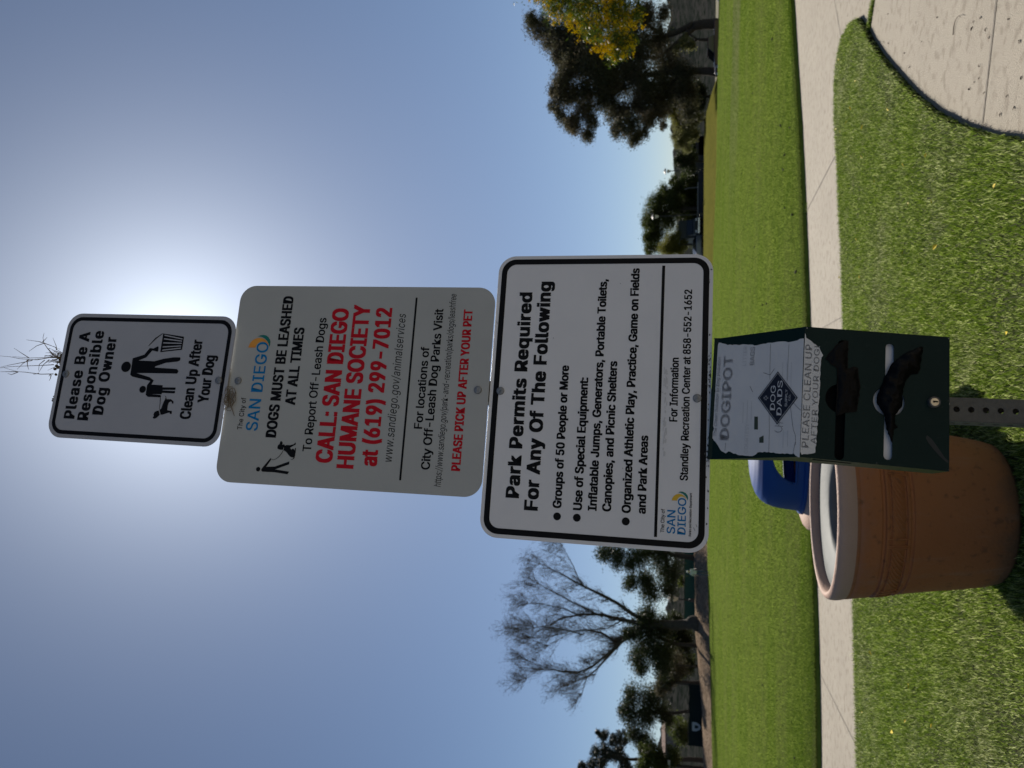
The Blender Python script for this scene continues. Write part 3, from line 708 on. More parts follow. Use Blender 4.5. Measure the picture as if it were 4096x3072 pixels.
for x, z, w in [(-30, 108, 40), (-28, 100, 44), (-26, 92, 36), (40, 36, 50), (42, 28, 46), (40, 20, 50), (-80, 30, 34), (-78, 22, 30)]:
    mb.add([U(x - w / 2, z, .8), U(x + w / 2, z + .6, .8), U(x + w / 2, z + 1.6, .8), U(x - w / 2, z + 1, .8)], [(0, 1, 2, 3)])
mb.build('ghost_lettering', M_GHOST, LAB)
def crack(mb, P, w, F_=U):
    for a, b in zip(P, P[1:]):
        d = Vector((b[0] - a[0], b[1] - a[1])).normalized(); n = Vector((-d.y, d.x)) * w / 2
        mb.add([F_(a[0] - n.x, a[1] - n.y, .9), F_(b[0] - n.x, b[1] - n.y, .9), F_(b[0] + n.x, b[1] + n.y, .9), F_(a[0] + n.x, a[1] + n.y, .9)], [(0, 1, 2, 3)])
mb = MB()
crack(mb, [(-104, 56), (-60, 57), (-25, 59)], .6); crack(mb, [(103, 62), (60, 61), (33, 60)], .6); crack(mb, [(101, 27), (60, 27.5), (30, 27)], .5)
crack(mb, [(-17, 20), (-45, 16), (-62, 13), (-72, 9), (-90, 8)], .6); crack(mb, [(-12, 15), (-22, 6), (-26, 1)], .6); crack(mb, [(-106, 12), (-85, 9)], .6); crack(mb, [(-88, 140), (-104, 141)], .6)
for P in ([(-64, 47), (-67, 42), (-66, 36), (-61, 33), (-57, 36)], [(-55, 47), (-56, 32)], [(-48, 46), (-50, 32)], [(-55, 40), (-49, 39)], [(47, 73), (42, 60), (54, 52)], [(22, 98), (10, 92)]): crack(mb, P, .8)
mb.build('cracks_and_scribbles', M_SEAM, LAB)
mb = MB()
for P in ([(-37.4, 86.5), (-37.5, 79.6), (-62.2, 78.4), (-62.2, 85.6)], [(-77.5, 75.2), (-73.1, 67.2), (-87.0, 66.5), (-87.2, 74.8)]): mb.add([U(*p, .8) for p in P], [(0, 1, 2, 3)])
mb.build('torn_patch', mat('exposed_green', (0.03, 0.045, 0.03), 0.6), LAB)
mb = MB(); mb.add([U(*p, 1.1) for p in [(-1.7, 81.2), (48.4, 45.6), (-2.8, 7.1), (-52.8, 42.8)]], [(0, 3, 2, 1)]); STK = mb.build('diamond_sticker', M_STICK, DISP)
mb = MB()
q = [(-1.7, 78.6), (45.0, 45.4), (-2.7, 9.9), (-49.2, 42.8)]
for i in range(4): crack(mb, [q[i], q[(i + 1) % 4]], .55, lambda x, z, d: U(x, z, 1.4))
for a in [("DOG", -25.5, 21.1, 48.2, 9.1, .0), ("DADS", -35.2, 30.3, 35.8, 9.0, .0), ("SUPPLY", -18.9, 13.2, 26.0, 4.1, .0), ("CO.", -7.9, 3.9, 20.2, 3.4, .0)]: utext(mb, U, 1.4, *a)
for k in range(12):
    a = 2 * math.pi * k / 12; crack(mb, [(-2 + 2.4 * math.cos(a), 66 + 2.4 * math.sin(a)), (-2 + 2.4 * math.cos(a + .53), 66 + 2.4 * math.sin(a + .53))], .4, lambda x, z, d: U(x, z, 1.4))
    a = math.pi / 2 * (k // 3) ; o_ = (k % 3 - 1) * 1.3
    crack(mb, [(-2 + 2.6 * math.cos(a) - o_ * math.sin(a), 66 + 2.6 * math.sin(a) + o_ * math.cos(a)), (-2 + 4.4 * math.cos(a) - o_ * math.sin(a), 66 + 4.4 * math.sin(a) + o_ * math.cos(a))], .4, lambda x, z, d: U(x, z, 1.4))
mb.build('sticker_print', M_PALE, STK)
# lock
mb = MB(); mb.lathe([(0, 0), (.0068, 0), (.0072, .0003), (.0072, .0006)], n=32)
mb.v = [(-.0012 + x, -.0075 + z, .0273 + y) for x, y, z in mb.v]; LK = mb.build('lock', M_BRASS, DISP, smooth=True, auto=30)
mb = MB(); mb.lathe([(.0075, -.0002), (.0094, -.0004), (.0098, .0010), (.0098, .0076)], n=32)
mb.v = [(-.0012 + x, -.0075 + z, .0273 + y) for x, y, z in mb.v]; mb.build('lock_collar', M_STEEL, LK, smooth=True, auto=30)
mb = MB(); mb.box((-.0006, -.0077, .0262), (.0026, .0004, .0088)); mb.box((-.0012, -.0077, .0290), (.0030, .0005, .0028)); mb.build('keyhole', M_DARK, LK)
# paint scrape and chips
mb = MB(); mb.add([Lo(x, z, .35) for x, z in [(-66, 39), (-61, 37), (-66, 30), (-82, 18), (-97, 8), (-104, 0.8), (-107, 3), (-98, 14), (-86, 25), (-75, 34)]], [tuple(range(10))])
mb.build('paint_scrape', mat('scraped_coat', (0.005, 0.010, 0.014), 0.6), DISP)
mb = MB()
rr = random.Random(3)
for x, z in [(-116, 246.5), (119, 247), (44, 249), (-119.5, 1.5), (118, 1.5), (4, .8), (-2, .8), (-8, 12), (-6, 9), (-120.2, 120), (120.5, 180)]:
    mb.add([Lo(x + rr.uniform(-1.6, 1.6), z + rr.uniform(-1.6, 1.6), .3) for _ in range(3)] , [(0, 1, 2)])
mb.build('paint_chips', mat('bare_metal', (0.5, 0.48, 0.44), 0.5), DISP)

# --- bags pulled through the openings
def bag(name, P, label, d0, bulge, seed, back=2.0, folds=9):
    rr = np.random.default_rng(seed)
    b = densify(P, 4.0); n = len(b); b = b + rr.normal(0, .5, b.shape)
    mn, mx = b.min(0), b.max(0)
    q = mn + (mx - mn) * rr.random((700, 2)); q = q[inpoly(q[:, 0], q[:, 1], b)]
    A = np.concatenate([b, q])
    r_ = delaunay_2d_cdt([Vector(a) for a in A], [], [list(range(n))], 1, 1e-4)
    v_ = np.array([[v.x, v.y] for v in r_[0]])
    dist = np.min(np.linalg.norm(v_[:, None] - b[None], axis=2), axis=1)
    ph = rr.uniform(0, 6, 4); ang = rr.uniform(0, 3, 4)
    fold = sum(np.abs(np.sin((v_[:, 0] * np.cos(a) + v_[:, 1] * np.sin(a)) * f_ + p)) for a, f_, p in zip(ang, (.16, .25, .11, .33), ph)) / 4
    dep = d0 + bulge * np.tanh(dist / 9) * (0.45 + folds * .1 * fold)
    N_ = len(v_); V = [(a[0] / 1000, -h / 1000, a[1] / 1000) for a, h in zip(v_, dep)] + [(a[0] / 1000, -back / 1000, a[1] / 1000) for a in v_]
    mb = MB(); fs = [tuple(f_) for f_ in r_[2]]
    mb.add(V, fs + [tuple(N_ + i for i in reversed(f_)) for f_ in fs])
    o = mb.build(name, M_BAG, None, smooth=True)
    mm = DR.to_4x4(); mm.translation = LO; o.matrix_world = mm
    return tag(o, label, 'bag', 'black bags in the dispenser openings')
B2 = [(-80.7, 96.3), (-53.3, 106.6), (-32.3, 109.3), (-10, 124), (6, 122), (15.7, 117.9), (40.7, 108.4), (63.3, 99.5), (83.7, 78.2), (91.6, 64.4), (100.0, 49.2), (98.3, 45.3), (72.7, 48.9), (57.5, 50.2), (48.8, 54.7), (46.1, 66.2), (30.3, 75.2), (13.4, 78.7), (-13.1, 79.9), (-30.8, 91.3), (-45.5, 91.1), (-51.5, 85.7), (-55.4, 92.4), (-69.9, 93.4)]
B1 = [(-40.1, 190.9), (-35.6, 179.3), (-30.2, 156.3), (13.5, 151.2), (49.9, 156.7), (51.9, 163.0), (47, 174), (70.4, 174), (99.4, 174.3), (100.6, 181), (91, 195), (76.3, 205.2), (63.5, 213.3), (52.7, 202.3), (46.9, 191.9), (18.3, 191.3), (-33.5, 192)]
bag('waste_bag', B2, 'crumpled black plastic bag pulled out through the lower opening across the white slot', 2, 13, 5)
bag('waste_bag', B1, 'flattened black plastic bag stuck in the upper opening of the dispenser', 1, 5, 8)

# --- dry grass caught on the signs
M_STRAW = mat('dry_stem', (0.10, 0.075, 0.055), 0.8, (0.19, 0.15, 0.10), 60, 0.4)
M_ROOT = mat('root_clod', (0.05, 0.04, 0.028), 0.95, (0.10, 0.08, 0.05), 90, 0.4, 0.5, 200)
TWS = [[(44, 258), (43, 283), (36, 313), (37, 364), (42, 398), (43, 429)], [(46, 263), (43, 292), (40, 337), (43, 392)], [(40, 338), (64, 390)], [(25, 260), (23, 292), (21, 332), (16, 387), (11, 428)], [(35, 330), (28, 352), (20, 387), (13, 425)], [(36, 339), (25, 352), (10, 366)], [(2, 256), (1, 298), (4, 340), (4, 360), (13, 406)], [(4, 360), (2, 414)], [(3, 360), (-4, 378), (-1, 391)], [(38, 280), (26, 296), (6, 308)], [(35, 285), (23, 294), (8, 299)], [(50, 266), (66, 289), (78, 299), (91, 304), (104, 306)], [(78, 299), (81, 313), (84, 348)], [(78, 299), (90, 281)], [(78, 299), (70, 318), (55, 334)], [(78, 299), (71, 272), (64, 251)], [(60, 251), (71, 257), (90, 268)], [(44, 249), (50, 272), (48, 295)], [(42, 250), (47, 278), (48, 296), (42, 294)], [(50, 266), (61, 282), (65, 285), (63, 275)], [(35, 342), (20, 339), (11, 335)], [(-2, 251), (-11, 252), (-16, 258)], [(34, 250), (31, 267), (28, 277)], [(49, 254), (54, 272), (53, 286)], [(1, 293), (-2, 308)], [(-1, 256), (-6, 259)], [(43, 250), (37, 267), (35, 282), (30, 294)], [(47, 250), (48, 266), (44, 287)], [(44, 250), (44, 272), (38, 291), (36, 312)], [(44, 429), (45, 470)], [(12, 428), (10, 460)]]
rr = random.Random(6)
TUFT = thing('dry_grass_tuft', C1, 'dry grass tuft with long stems caught on the top edge of the smallest sign', 'dry grass', rot=R1)
mb = MB()
for l in TWS:
    n = len(l); y0 = rr.uniform(4, 22)
    P = [(a / 1000, (y0 + rr.uniform(-4, 4)) / 1000, b / 1000) for a, b in l]
    mb.tube(P, [max(.00035, .0011 * (1 - .7 * i / max(1, n - 1))) for i in range(n)], 5)
for i in range(26):
    x = rr.uniform(30, 55); a = rr.uniform(-.6, .6); L_ = rr.uniform(14, 48)
    mb.tube([(x / 1000, rr.uniform(2, 26) / 1000, .236), ((x + math.sin(a) * L_ * .5) / 1000, rr.uniform(2, 26) / 1000, .236 + L_ * .0006), ((x + math.sin(a) * L_) / 1000, rr.uniform(0, 30) / 1000, .236 + L_ * .001)], [.0009, .0007, .0003], 4)
mb.build('stems', M_STRAW, TUFT)
mb = MB()
for i in range(90):
    x = rr.choice([rr.uniform(-8, 26), rr.uniform(36, 52), rr.uniform(-66, -52)]); z = 229 + rr.random() ** 1.5 * (16 if x > -20 else 7)
    s_ = rr.uniform(1.5, 4.2) / 1000; mb.sphere((x / 1000, rr.uniform(3, 24) / 1000, z / 1000), (s_, s_ * 1.3, s_ * .8), 6, 4)
mb.build('roots', M_ROOT, TUFT)
WAD = thing('dry_grass_wad', C2, 'tangled wad of dry grass stuck at the joint between top and middle signs', 'dry grass', rot=R2)
mb = MB()
for i in range(46):
    c = (-44 + rr.gauss(0, 9), 297 + rr.gauss(0, 5)); P = []
    a = rr.uniform(0, 6.3); rad = rr.uniform(4, 14); y0 = -rr.uniform(1.5, 9)
    for k in range(6):
        a += rr.uniform(.3, .9); P.append(((c[0] + rad * math.cos(a) * 1.3) / 1000, (y0 + rr.uniform(-1, 1)) / 1000, min(310, c[1] + rad * math.sin(a) * .8) / 1000))
    mb.tube(P, rr.uniform(.0003, .0007), 4)
mb.tube([(-.050, -.004, .292), (-.062, -.003, .286), (-.080, -.0025, .277)], [.001, .0009, .0006], 5)
for i in range(60):
    s_ = rr.uniform(.4, 1.1) / 1000; mb.sphere((rr.uniform(-95, 30) / 1000, -.002, (303.5 + rr.uniform(-1.5, 2)) / 1000), s_, 5, 3)
mb.build('stems', M_STRAW, WAD)
o = MB(); o.tube([(-.056, 1.536, .725), (-.082, 1.515, .705), (-.090, 1.512, .700), (-.094, 1.514, .703)], [.0012, .0011, .0009, .0006], 5)
tag(o.build('dry_twig', mat('pale_twig', (0.5, 0.42, 0.32), 0.7)), 'short pale twig poking out of a hole in the post', 'twig')
# ================================================================ PLACES (metres)
PETALS = [(3.4,8.01),(2.72,8.14),(2.62,7.9),(2.25,7.56),(2.03,6.84),(1.45,4.96),(1.55,5.48),(1.67,6.34),(0.96,3.86),(1.13,4.83),(2.65,7.35),(2.11,5.93),(1.24,5.35),(1.68,7.86),(1.34,7.04),(0.93,5.48),(0.98,6.89),(1.12,7.86),(0.84,4.76),(0.25,3.71),(2.82,7.16),(2.28,6.83),(2.59,7.57),(-1.73,5.76),(-2.17,6.35),(-2.79,6.66),(-2.26,5.33),(-1.99,5.24),(-2.49,5.66),(-2.03,4.76)]
CLODS = [(7.18,15.57),(8.15,20.8),(7.14,19.74),(4.04,13.22),(3.86,13.45),(7.23,25.33),(4.81,13.92),(4.28,12.53),(3.64,19.61),(1.74,11.53),(1.86,17.22),(1.79,16.37),(2.73,12.05),(3.11,13.19),(-6.6,16.55),(-5.53,11.28)]
SPECKS = [(2.85,6.46),(2.77,6.3),(3.01,6.32),(2.27,5.22),(2.35,5.39),(2.47,5.82),(2.55,5.52),(2.35,5.05),(2.01,4.42),(1.98,4.32),(1.88,4.24),(1.82,4.2),(1.79,3.95),(1.73,4.33),(1.66,4.33),(2.07,5.47),(2.3,5.67),(1.66,4.47),(1.55,4.25),(1.92,5.25),(1.52,4.57),(1.45,4.38),(1.36,4.04),(1.42,3.96),(1.33,3.88),(1.44,3.8),(2.31,5.83),(1.67,4.4),(3.85,8.01),(4.33,9.61),(3.2,6.64),(1.98,4.44),(1.62,3.82)]
TWIG = [(2.09,4.74),(2.13,4.72),(2.15,4.69),(2.15,4.65),(2.14,4.61),(2.11,4.57)]
EA= [(41.48,80,20.3,1.31),(42.21,80,20.84,0.79),(39.55,80,17.22,1.94),(40.37,80,18.68,1.43),(37.28,80,16.68,1.42),(40.62,80,15.4,2.45),(37.5,80,14.08,2.05),(38.34,80,7.15,1.76),(41.19,80,7.79,1.51),(41.2,80,5.94,0.87),(39.27,80,9.64,2.02),(37.43,80,18,0.78)]
EB= [(36.99,78.6,15.13,1.39),(35.29,78.6,15.76,1.40),(32.23,78.6,14.33,1.26),(35.7,78.6,12.59,1.51),(32.37,78.6,15.74,0.76),(30.77,78.6,5.79,1.10),(30.39,78.6,8.21,1.36),(29.94,78.6,10.05,1.12),(35.56,78.6,11.33,1.50),(35.16,78.6,16.92,0.89),(33.3,78,3.6,1.3),(31.2,78,3.2,1.2),(29.3,78,3.3,1.1),(34.8,78,5.6,1.6),(36.2,78,8.6,1.9),(34.37,78,13.12,2.37),(33.5,78,16.79,1.52),(31.8,78,16.27,1.51),(32.58,78,17.68,0.76),(31.32,78,17.8,0.76),(30.11,78,17.02,0.76),(30.11,78,14.35,1.38),(28.71,78,15.48,1.01),(27.83,78,14.08,0.88),(29.51,78,15.99,1.01),(28.91,78,13.46,0.75),(32.93,78,11.24,1.99),(30.45,78,11.22,1.36),(27.8,78,9.36,1.36),(27.81,78,10.83,0.87),(26.52,78,8.74,0.74),(27.32,78,8.02,0.74),(33.35,78,9.4,1.85),(31.94,78,7.57,1.96),(29.37,78,6.34,1.22),(28.35,78,7.18,0.98),(32.37,78,5.77,1.46),(31.58,78,3.99,1.21),(28.11,78,5.86,0.49),(31.68,78,12.47,1.49)]
EA_T= [(39.14,80,-0.01,0.58),(39.36,80,1.7,0.52),(39.3,80,2.78,0.49)]
EA_1= [(39.49,80,2.78,0.37),(38.97,80,4.1,0.34),(38.45,80,5.92,0.31),(37.94,80,8.01,0.25),(39.12,80,11.53,0.16),(39.48,80,16.7,0.08)]
EA_2= [(39.1,80,2.66,0.31),(37.98,80,4.09,0.26),(37,80,5.3,0.24),(36.17,80,6.76,0.19),(36.99,80,9.62,0.13),(37.25,80,14.08,0.06)]
EA_3= [(38.4,80,5.55,0.22),(39.6,80,7.16,0.16),(41.09,80,9.03,0.11),(42.07,80,7.79,0.06)]
EB_T= [(33.14,78,0.5,0.45),(33.57,78,2.83,0.36),(33.67,78,5.42,0.3),(33.66,78,7.58,0.25),(33.48,78,10.63,0.17),(33.81,78,13.74,0.11),(33.07,78,16.27,0.06)]
EB_1= [(33.71,78,6.38,0.18),(31.94,78,7.57,0.15),(30.27,78,9.38,0.11),(28.58,78,11.21,0.06)]
EB_2= [(33.66,78,8.18,0.17),(31.69,78,11.23,0.12),(30.68,78,13.72,0.09),(29.64,78,15.99,0.05)]
EB_3= [(33.64,78,4,0.15),(31.15,78,5.76,0.11),(28.56,78,8.15,0.07),(27.43,78,9.36,0.04)]
EC_T= [(37.04,79,0.17,0.21),(37.14,79,1.22,0.18),(37.3,79,2.34,0.16)]
EC_1= [(37.3,79,2.34,0.12),(38,79,3.11,0.09),(38.8,79,3.59,0.05)]
EC_2= [(37.3,79,2.34,0.11),(36.82,79,3.46,0.07),(36.58,79,4.53,0.04)]
EC= [(36.83,79,3.58,0.61),(36.51,79,2.86,0.55),(37.72,79,3.82,0.49),(36.58,79,4.53,0.49)]
SH1= [(35.12,86,2.06,0.99),(33.81,86,2.18,0.93),(32.65,86,2.55,0.8),(32.85,86,1.78,0.66)]
OL= [(34.35,90,6,1.05),(35.12,90,5.19,0.7),(34.85,90,6.83,0.56),(33.13,90,4.9,0.77)]
WI= [(32.57,92,4.83,1.07),(31.61,92,5.38,0.64),(30.94,92,4.12,1),(30.27,92,4.67,0.71),(32.15,92,3.3,0.78),(33.12,92,3.03,0.85),(29.91,92,3.84,0.57),(31.25,92,2.74,0.57),(33.78,92,2.49,0.71)]
WI_T= [(33.26,92,1.46,0.11),(33.31,92,2.76,0.09),(32.91,92,3.86,0.06)]
ST= [(30.24,97,4.69,0.9),(29.59,97,3.96,0.98),(30.27,97,3.09,0.82),(29.97,97,5.13,0.53),(28.63,97,3.22,0.75)]
ST_T= [(29.57,97,1.78,0.12),(29.75,97,3.08,0.09),(29.91,97,4.25,0.05)]
TA= [(24.73,108,9.06,1.62),(26.73,108,8.41,1.62),(28.67,108,7.1,1.35),(22.27,108,8.38,1.89),(20.41,108,9.3,0.95),(24.37,108,9.86,0.81),(25.3,108,7.08,1.89),(27.25,108,5.78,1.48),(29.22,108,5.14,1.21),(30.61,108,5.93,0.74),(28.34,108,3.96,1.2),(30.21,108,3.85,0.8),(26.45,108,3.56,0.94),(22.06,108,9.85,0.81)]
TA_T= [(25.97,108,2.26,0.33),(26.22,108,4.21,0.3),(26.21,108,6.43,0.2),(25.36,108,8.14,0.08)]
TB= [(20.05,102,6.12,1.27),(18.8,102,6.73,1.02),(20.89,102,5.13,0.89),(19,102,5.24,1.01),(19.59,102,4.26,0.63)]
TB_T= [(19.49,102,1.94,0.15),(19.69,102,3.65,0.13),(19.77,102,5.49,0.05)]
BA= [(-15.88,67,10.36,0.79),(-16.05,67,9.05,0.98),(-15.79,67,7.12,1.1),(-15.8,67,5.46,1.42),(-17.15,67,4.57,1.16),(-18.31,67,7.87,0.78),(-19.2,67,6.07,1.03),(-18.08,67,6.59,0.71),(-16.89,67,8.01,0.46),(-18.95,67,4.56,0.77)]
BB= [(-20.95,65.5,6.32,0.88),(-22.46,65.5,6.31,1.33),(-23.25,65.5,5.32,1.38),(-24.68,65.5,6.92,0.95),(-25.79,65.5,6.66,0.63),(-24.86,65.5,5.06,1.07),(-22.74,65.5,7.82,0.64),(-21.82,65.5,4.83,0.88)]
BF= [(-28.13,70,4.9,0.81),(-28.02,70,3.98,0.87),(-26.66,70,3.73,1.07),(-29.25,70,5.29,0.6),(-28.9,70,4.63,0.67)]
BF_T= [(-28.33,70,1.46,0.25),(-28.51,70,2.42,0.23),(-28.56,70,3.98,0.16)]
BC= [(-32.26,74,8.31,0.93),(-33.87,74,8.59,1.08),(-32.09,74,6.9,1.07),(-33.94,74,6.89,1.21),(-35.68,74,8.14,0.79),(-36.1,74,7.01,0.64),(-33.33,74,5.49,0.85),(-34.09,74,4.79,0.78),(-31.52,74,5.78,0.71),(-33.66,74,9.16,0.58),(-37.01,74,7.43,0.5)]
BC_T= [(-32.97,74,2.6,0.18),(-33.39,74,4.24,0.14),(-33.64,74,6.19,0.09),(-33.78,74,7.88,0.04)]
CD= [(-39.81,80,12.1,0.78),(-39.27,80,12.73,0.39),(-39.47,80,10.69,0.86),(-41.58,80,12.4,1.18),(-41.29,80,10.37,1.33),(-42.91,80,13.97,0.71),(-43.32,80,14.6,0.4),(-42.99,80,12.39,1.18),(-40.09,80,9.6,0.7),(-42.27,80,9.59,1.24),(-39.05,80,9.92,0.47)]
CD_T= [(-40.78,80,1.48,0.26),(-41.52,80,6.54,0.22),(-41.87,80,11.14,0.11),(-42.53,80,13.49,0.05)]
BE= [(-35.83,70,6.17,1.08),(-36.5,70,5.23,1.21),(-35.93,70,4.06,0.87),(-37,70,6.82,0.88),(-35.69,70,7.1,0.47)]
BG= [(-19.54,72,3.19,0.41),(-19.14,72,3.32,0.34)]
BT_TRUNK= [(-21.08,65,1.44,0.52),(-21.25,65,2.63,0.44),(-21.47,65,4.44,0.42),(-21.55,65,5.67,0.41),(-21.59,65,6.78,0.39)]
BT0= [(-21.36,65,6.41,0.26),(-20.78,65,7.53,0.23),(-19.9,65,9.04,0.19),(-19.32,65,10.45,0.16),(-18.86,65,11.73,0.13),(-18.43,65,12.78,0.1),(-17.71,65,14.35,0.06),(-17.01,65,16.22,0.03)]
BT1= [(-18.86,65,11.73,0.08),(-18.02,65,12.52,0.06),(-17.03,65,13.05,0.05),(-16.05,65,13.71,0.03),(-15.31,65,14.24,0.02)]
BT2= [(-21.57,65,6.53,0.28),(-21.5,65,8.53,0.22),(-21.27,65,10.18,0.17),(-21.45,65,12.1,0.13),(-22.1,65,14.19,0.09),(-22.93,65,15.37,0.06),(-23.48,65,16.97,0.03)]
BT3= [(-21.27,65,10.18,0.11),(-20.8,65,11.98,0.09),(-20.42,65,13.54,0.07),(-19.81,65,15.4,0.05),(-19.4,65,16.74,0.03)]
BT4= [(-21.45,65,12.1,0.09),(-20.98,65,13.93,0.06),(-20.89,65,15.92,0.04),(-21.04,65,17.53,0.02)]
BT5= [(-21.95,65,6.65,0.25),(-22.98,65,8.14,0.21),(-23.69,65,8.89,0.18),(-23.45,65,9.65,0.14),(-23.15,65,10.42,0.11),(-23.11,65,11.96,0.09),(-23.52,65,13.52,0.06),(-24.41,65,15.89,0.04),(-24.71,65,17.5,0.02)]
BT6= [(-23.11,65,11.96,0.07),(-22.5,65,13.66,0.05),(-22.16,65,15.51,0.03),(-22.35,65,17.52,0.02)]
BT7= [(-23.75,65,8.89,0.16),(-24.81,65,9.89,0.14),(-25.97,65,11.17,0.12),(-26.63,65,12.45,0.09),(-26.68,65,14.02,0.06),(-26.45,65,15.48,0.04),(-25.99,65,17.23,0.02)]
BT8= [(-23.51,65,8.39,0.15),(-24.76,65,9.39,0.13),(-26.57,65,10.78,0.1),(-27.85,65,11.93,0.06),(-29.58,65,12.43,0.03)]
BT9= [(-26.63,65,12.45,0.06),(-26.74,65,14.55,0.05),(-27.08,65,16.41,0.03),(-28.11,65,17.48,0.02)]
BT10= [(-26.57,65,10.78,0.06),(-27.66,65,12.45,0.04),(-28.7,65,13.61,0.02)]
BT11= [(-21.5,65,8.53,0.09),(-22.12,65,9.66,0.06),(-22.29,65,11.45,0.04),(-22.72,65,13.27,0.03),(-23.65,65,14.84,0.02)]
BT7.insert(0, BT5[0]); BT7.insert(1, BT5[1]); BT8.insert(0, BT5[0])
BARE = [BT0, BT1, BT2, BT3, BT4, BT5, BT6, BT7, BT8, BT9, BT10, BT11]
# ================================================================ POTS
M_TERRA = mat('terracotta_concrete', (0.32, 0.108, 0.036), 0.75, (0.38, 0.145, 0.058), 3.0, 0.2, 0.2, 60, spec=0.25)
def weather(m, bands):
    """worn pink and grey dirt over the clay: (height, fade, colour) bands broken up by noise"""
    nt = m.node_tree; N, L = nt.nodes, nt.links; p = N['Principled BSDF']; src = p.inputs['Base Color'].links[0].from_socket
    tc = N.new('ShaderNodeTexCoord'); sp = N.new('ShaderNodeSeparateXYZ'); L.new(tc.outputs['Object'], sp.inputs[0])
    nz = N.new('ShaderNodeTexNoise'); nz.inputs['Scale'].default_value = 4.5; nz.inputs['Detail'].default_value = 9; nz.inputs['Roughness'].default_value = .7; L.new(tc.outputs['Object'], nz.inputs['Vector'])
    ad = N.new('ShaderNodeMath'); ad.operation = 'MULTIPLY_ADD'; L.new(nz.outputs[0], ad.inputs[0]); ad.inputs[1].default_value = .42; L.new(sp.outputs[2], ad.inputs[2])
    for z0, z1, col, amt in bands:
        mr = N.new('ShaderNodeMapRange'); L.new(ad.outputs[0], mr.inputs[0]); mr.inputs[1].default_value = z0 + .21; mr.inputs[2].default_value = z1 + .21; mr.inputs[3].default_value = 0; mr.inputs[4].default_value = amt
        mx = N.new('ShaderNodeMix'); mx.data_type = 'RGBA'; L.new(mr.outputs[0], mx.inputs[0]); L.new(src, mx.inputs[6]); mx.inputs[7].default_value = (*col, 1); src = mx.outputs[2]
    # long pale drips
    mp = N.new('ShaderNodeMapping'); mp.inputs['Scale'].default_value = (7, 7, .9); L.new(tc.outputs['Object'], mp.inputs[0])
    n2 = N.new('ShaderNodeTexNoise'); n2.inputs['Scale'].default_value = 1.6; n2.inputs['Detail'].default_value = 8; n2.inputs['Roughness'].default_value = .72; L.new(mp.outputs[0], n2.inputs['Vector'])
    mr = N.new('ShaderNodeMapRange'); L.new(n2.outputs[0], mr.inputs[0]); mr.inputs[1].default_value = .54; mr.inputs[2].default_value = .74; mr.inputs[4].default_value = .6
    mx = N.new('ShaderNodeMix'); mx.data_type = 'RGBA'; L.new(mr.outputs[0], mx.inputs[0]); L.new(src, mx.inputs[6]); mx.inputs[7].default_value = (.31, .18, .12, 1); src = mx.outputs[2]
    n3 = N.new('ShaderNodeTexNoise'); n3.inputs['Scale'].default_value = 26; n3.inputs['Detail'].default_value = 6; L.new(tc.outputs['Object'], n3.inputs['Vector'])
    mr = N.new('ShaderNodeMapRange'); L.new(n3.outputs[0], mr.inputs[0]); mr.inputs[1].default_value = .60; mr.inputs[2].default_value = .70; mr.inputs[4].default_value = .55
    mx = N.new('ShaderNodeMix'); mx.data_type = 'RGBA'; L.new(mr.outputs[0], mx.inputs[0]); L.new(src, mx.inputs[6]); mx.inputs[7].default_value = (.12, .06, .03, 1); src = mx.outputs[2]
    L.new(src, p.inputs['Base Color'])
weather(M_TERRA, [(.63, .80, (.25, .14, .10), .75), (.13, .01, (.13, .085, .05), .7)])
M_RIM = mat('worn_pink_rim', (0.38, 0.245, 0.185), 0.7, (0.46, 0.31, 0.24), 5, 0.3, 0.2, 80, spec=0.3)
M_GREY = mat('grey_fibreglass', (0.125, 0.133, 0.13), 0.6, (0.175, 0.183, 0.18), 6, 0.4, 0.12, 14, spec=0.12)
M_DOME = mat('blue_plastic', (0.009, 0.055, 0.23), 0.6, (0.012, 0.065, 0.26), 3, 0.4, 0.02, 60, spec=0.2)
nt_ = M_DOME.node_tree; t_ = nt_.nodes.new('ShaderNodeBsdfTranslucent'); t_.inputs[0].default_value = (.01, .12, .42, 1)
ms_ = nt_.nodes.new('ShaderNodeMixShader'); ms_.inputs[0].default_value = .16; nt_.links.new(nt_.nodes['Principled BSDF'].outputs[0], ms_.inputs[1]); nt_.links.new(t_.outputs[0], ms_.inputs[2]); nt_.links.new(ms_.outputs[0], nt_.nodes['Material Output'].inputs[0])
def flare(z): return .017 * float(smooth01(.25, .7, z))
def pot_body(root, m, grooves=True):
    mb = MB()
    pr = [(0.0, 0.0), (.29, 0.0), (.325, .008), (.350, .032), (.364, .075), (.374, .12), (.387, .19), (.405, .32), (.418, .42)]
    if grooves: pr += [(.4255, .468), (.4185, .473), (.4185, .484), (.430, .489), (.432, .500), (.4235, .504), (.4235, .510), (.4305, .514), (.439, .566), (.4325, .570), (.4325, .577), (.4435, .581), (.4450, .592), (.4345, .597), (.4345, .608), (.4455, .613)]
    pr += [(.455, .68), (.459, .700), (.4565, .704), (.460, .708), (.462, .72)] if grooves else [(.455, .69)]
    if grooves: pr = [(r_ + flare(z_), z_) for r_, z_ in pr]
    mb.lathe(pr, n=128)
    return mb.build('pot_body', m, root, smooth=True, auto=50)
def pot_rim(root):
    mb = MB()
    pr = [(.4785, .7195), (.483, .735), (.487, .76), (.486, .779), (.480, .794), (.469, .802), (.458, .803), (.448, .798), (.443, .788), (.441, .76), (.441, .715)]
    mb.lathe(pr, n=128)
    return mb.build('rim', M_RIM, root, smooth=True)
POT = thing('trash_receptacle', (-.610, 3.93, TURF - .004), 'large terracotta pot bin with open grey funnel top, nearest to the sign post', 'trash bin', 'pot shaped bins on the lawn'); POT.scale = (.957, .957, .975)
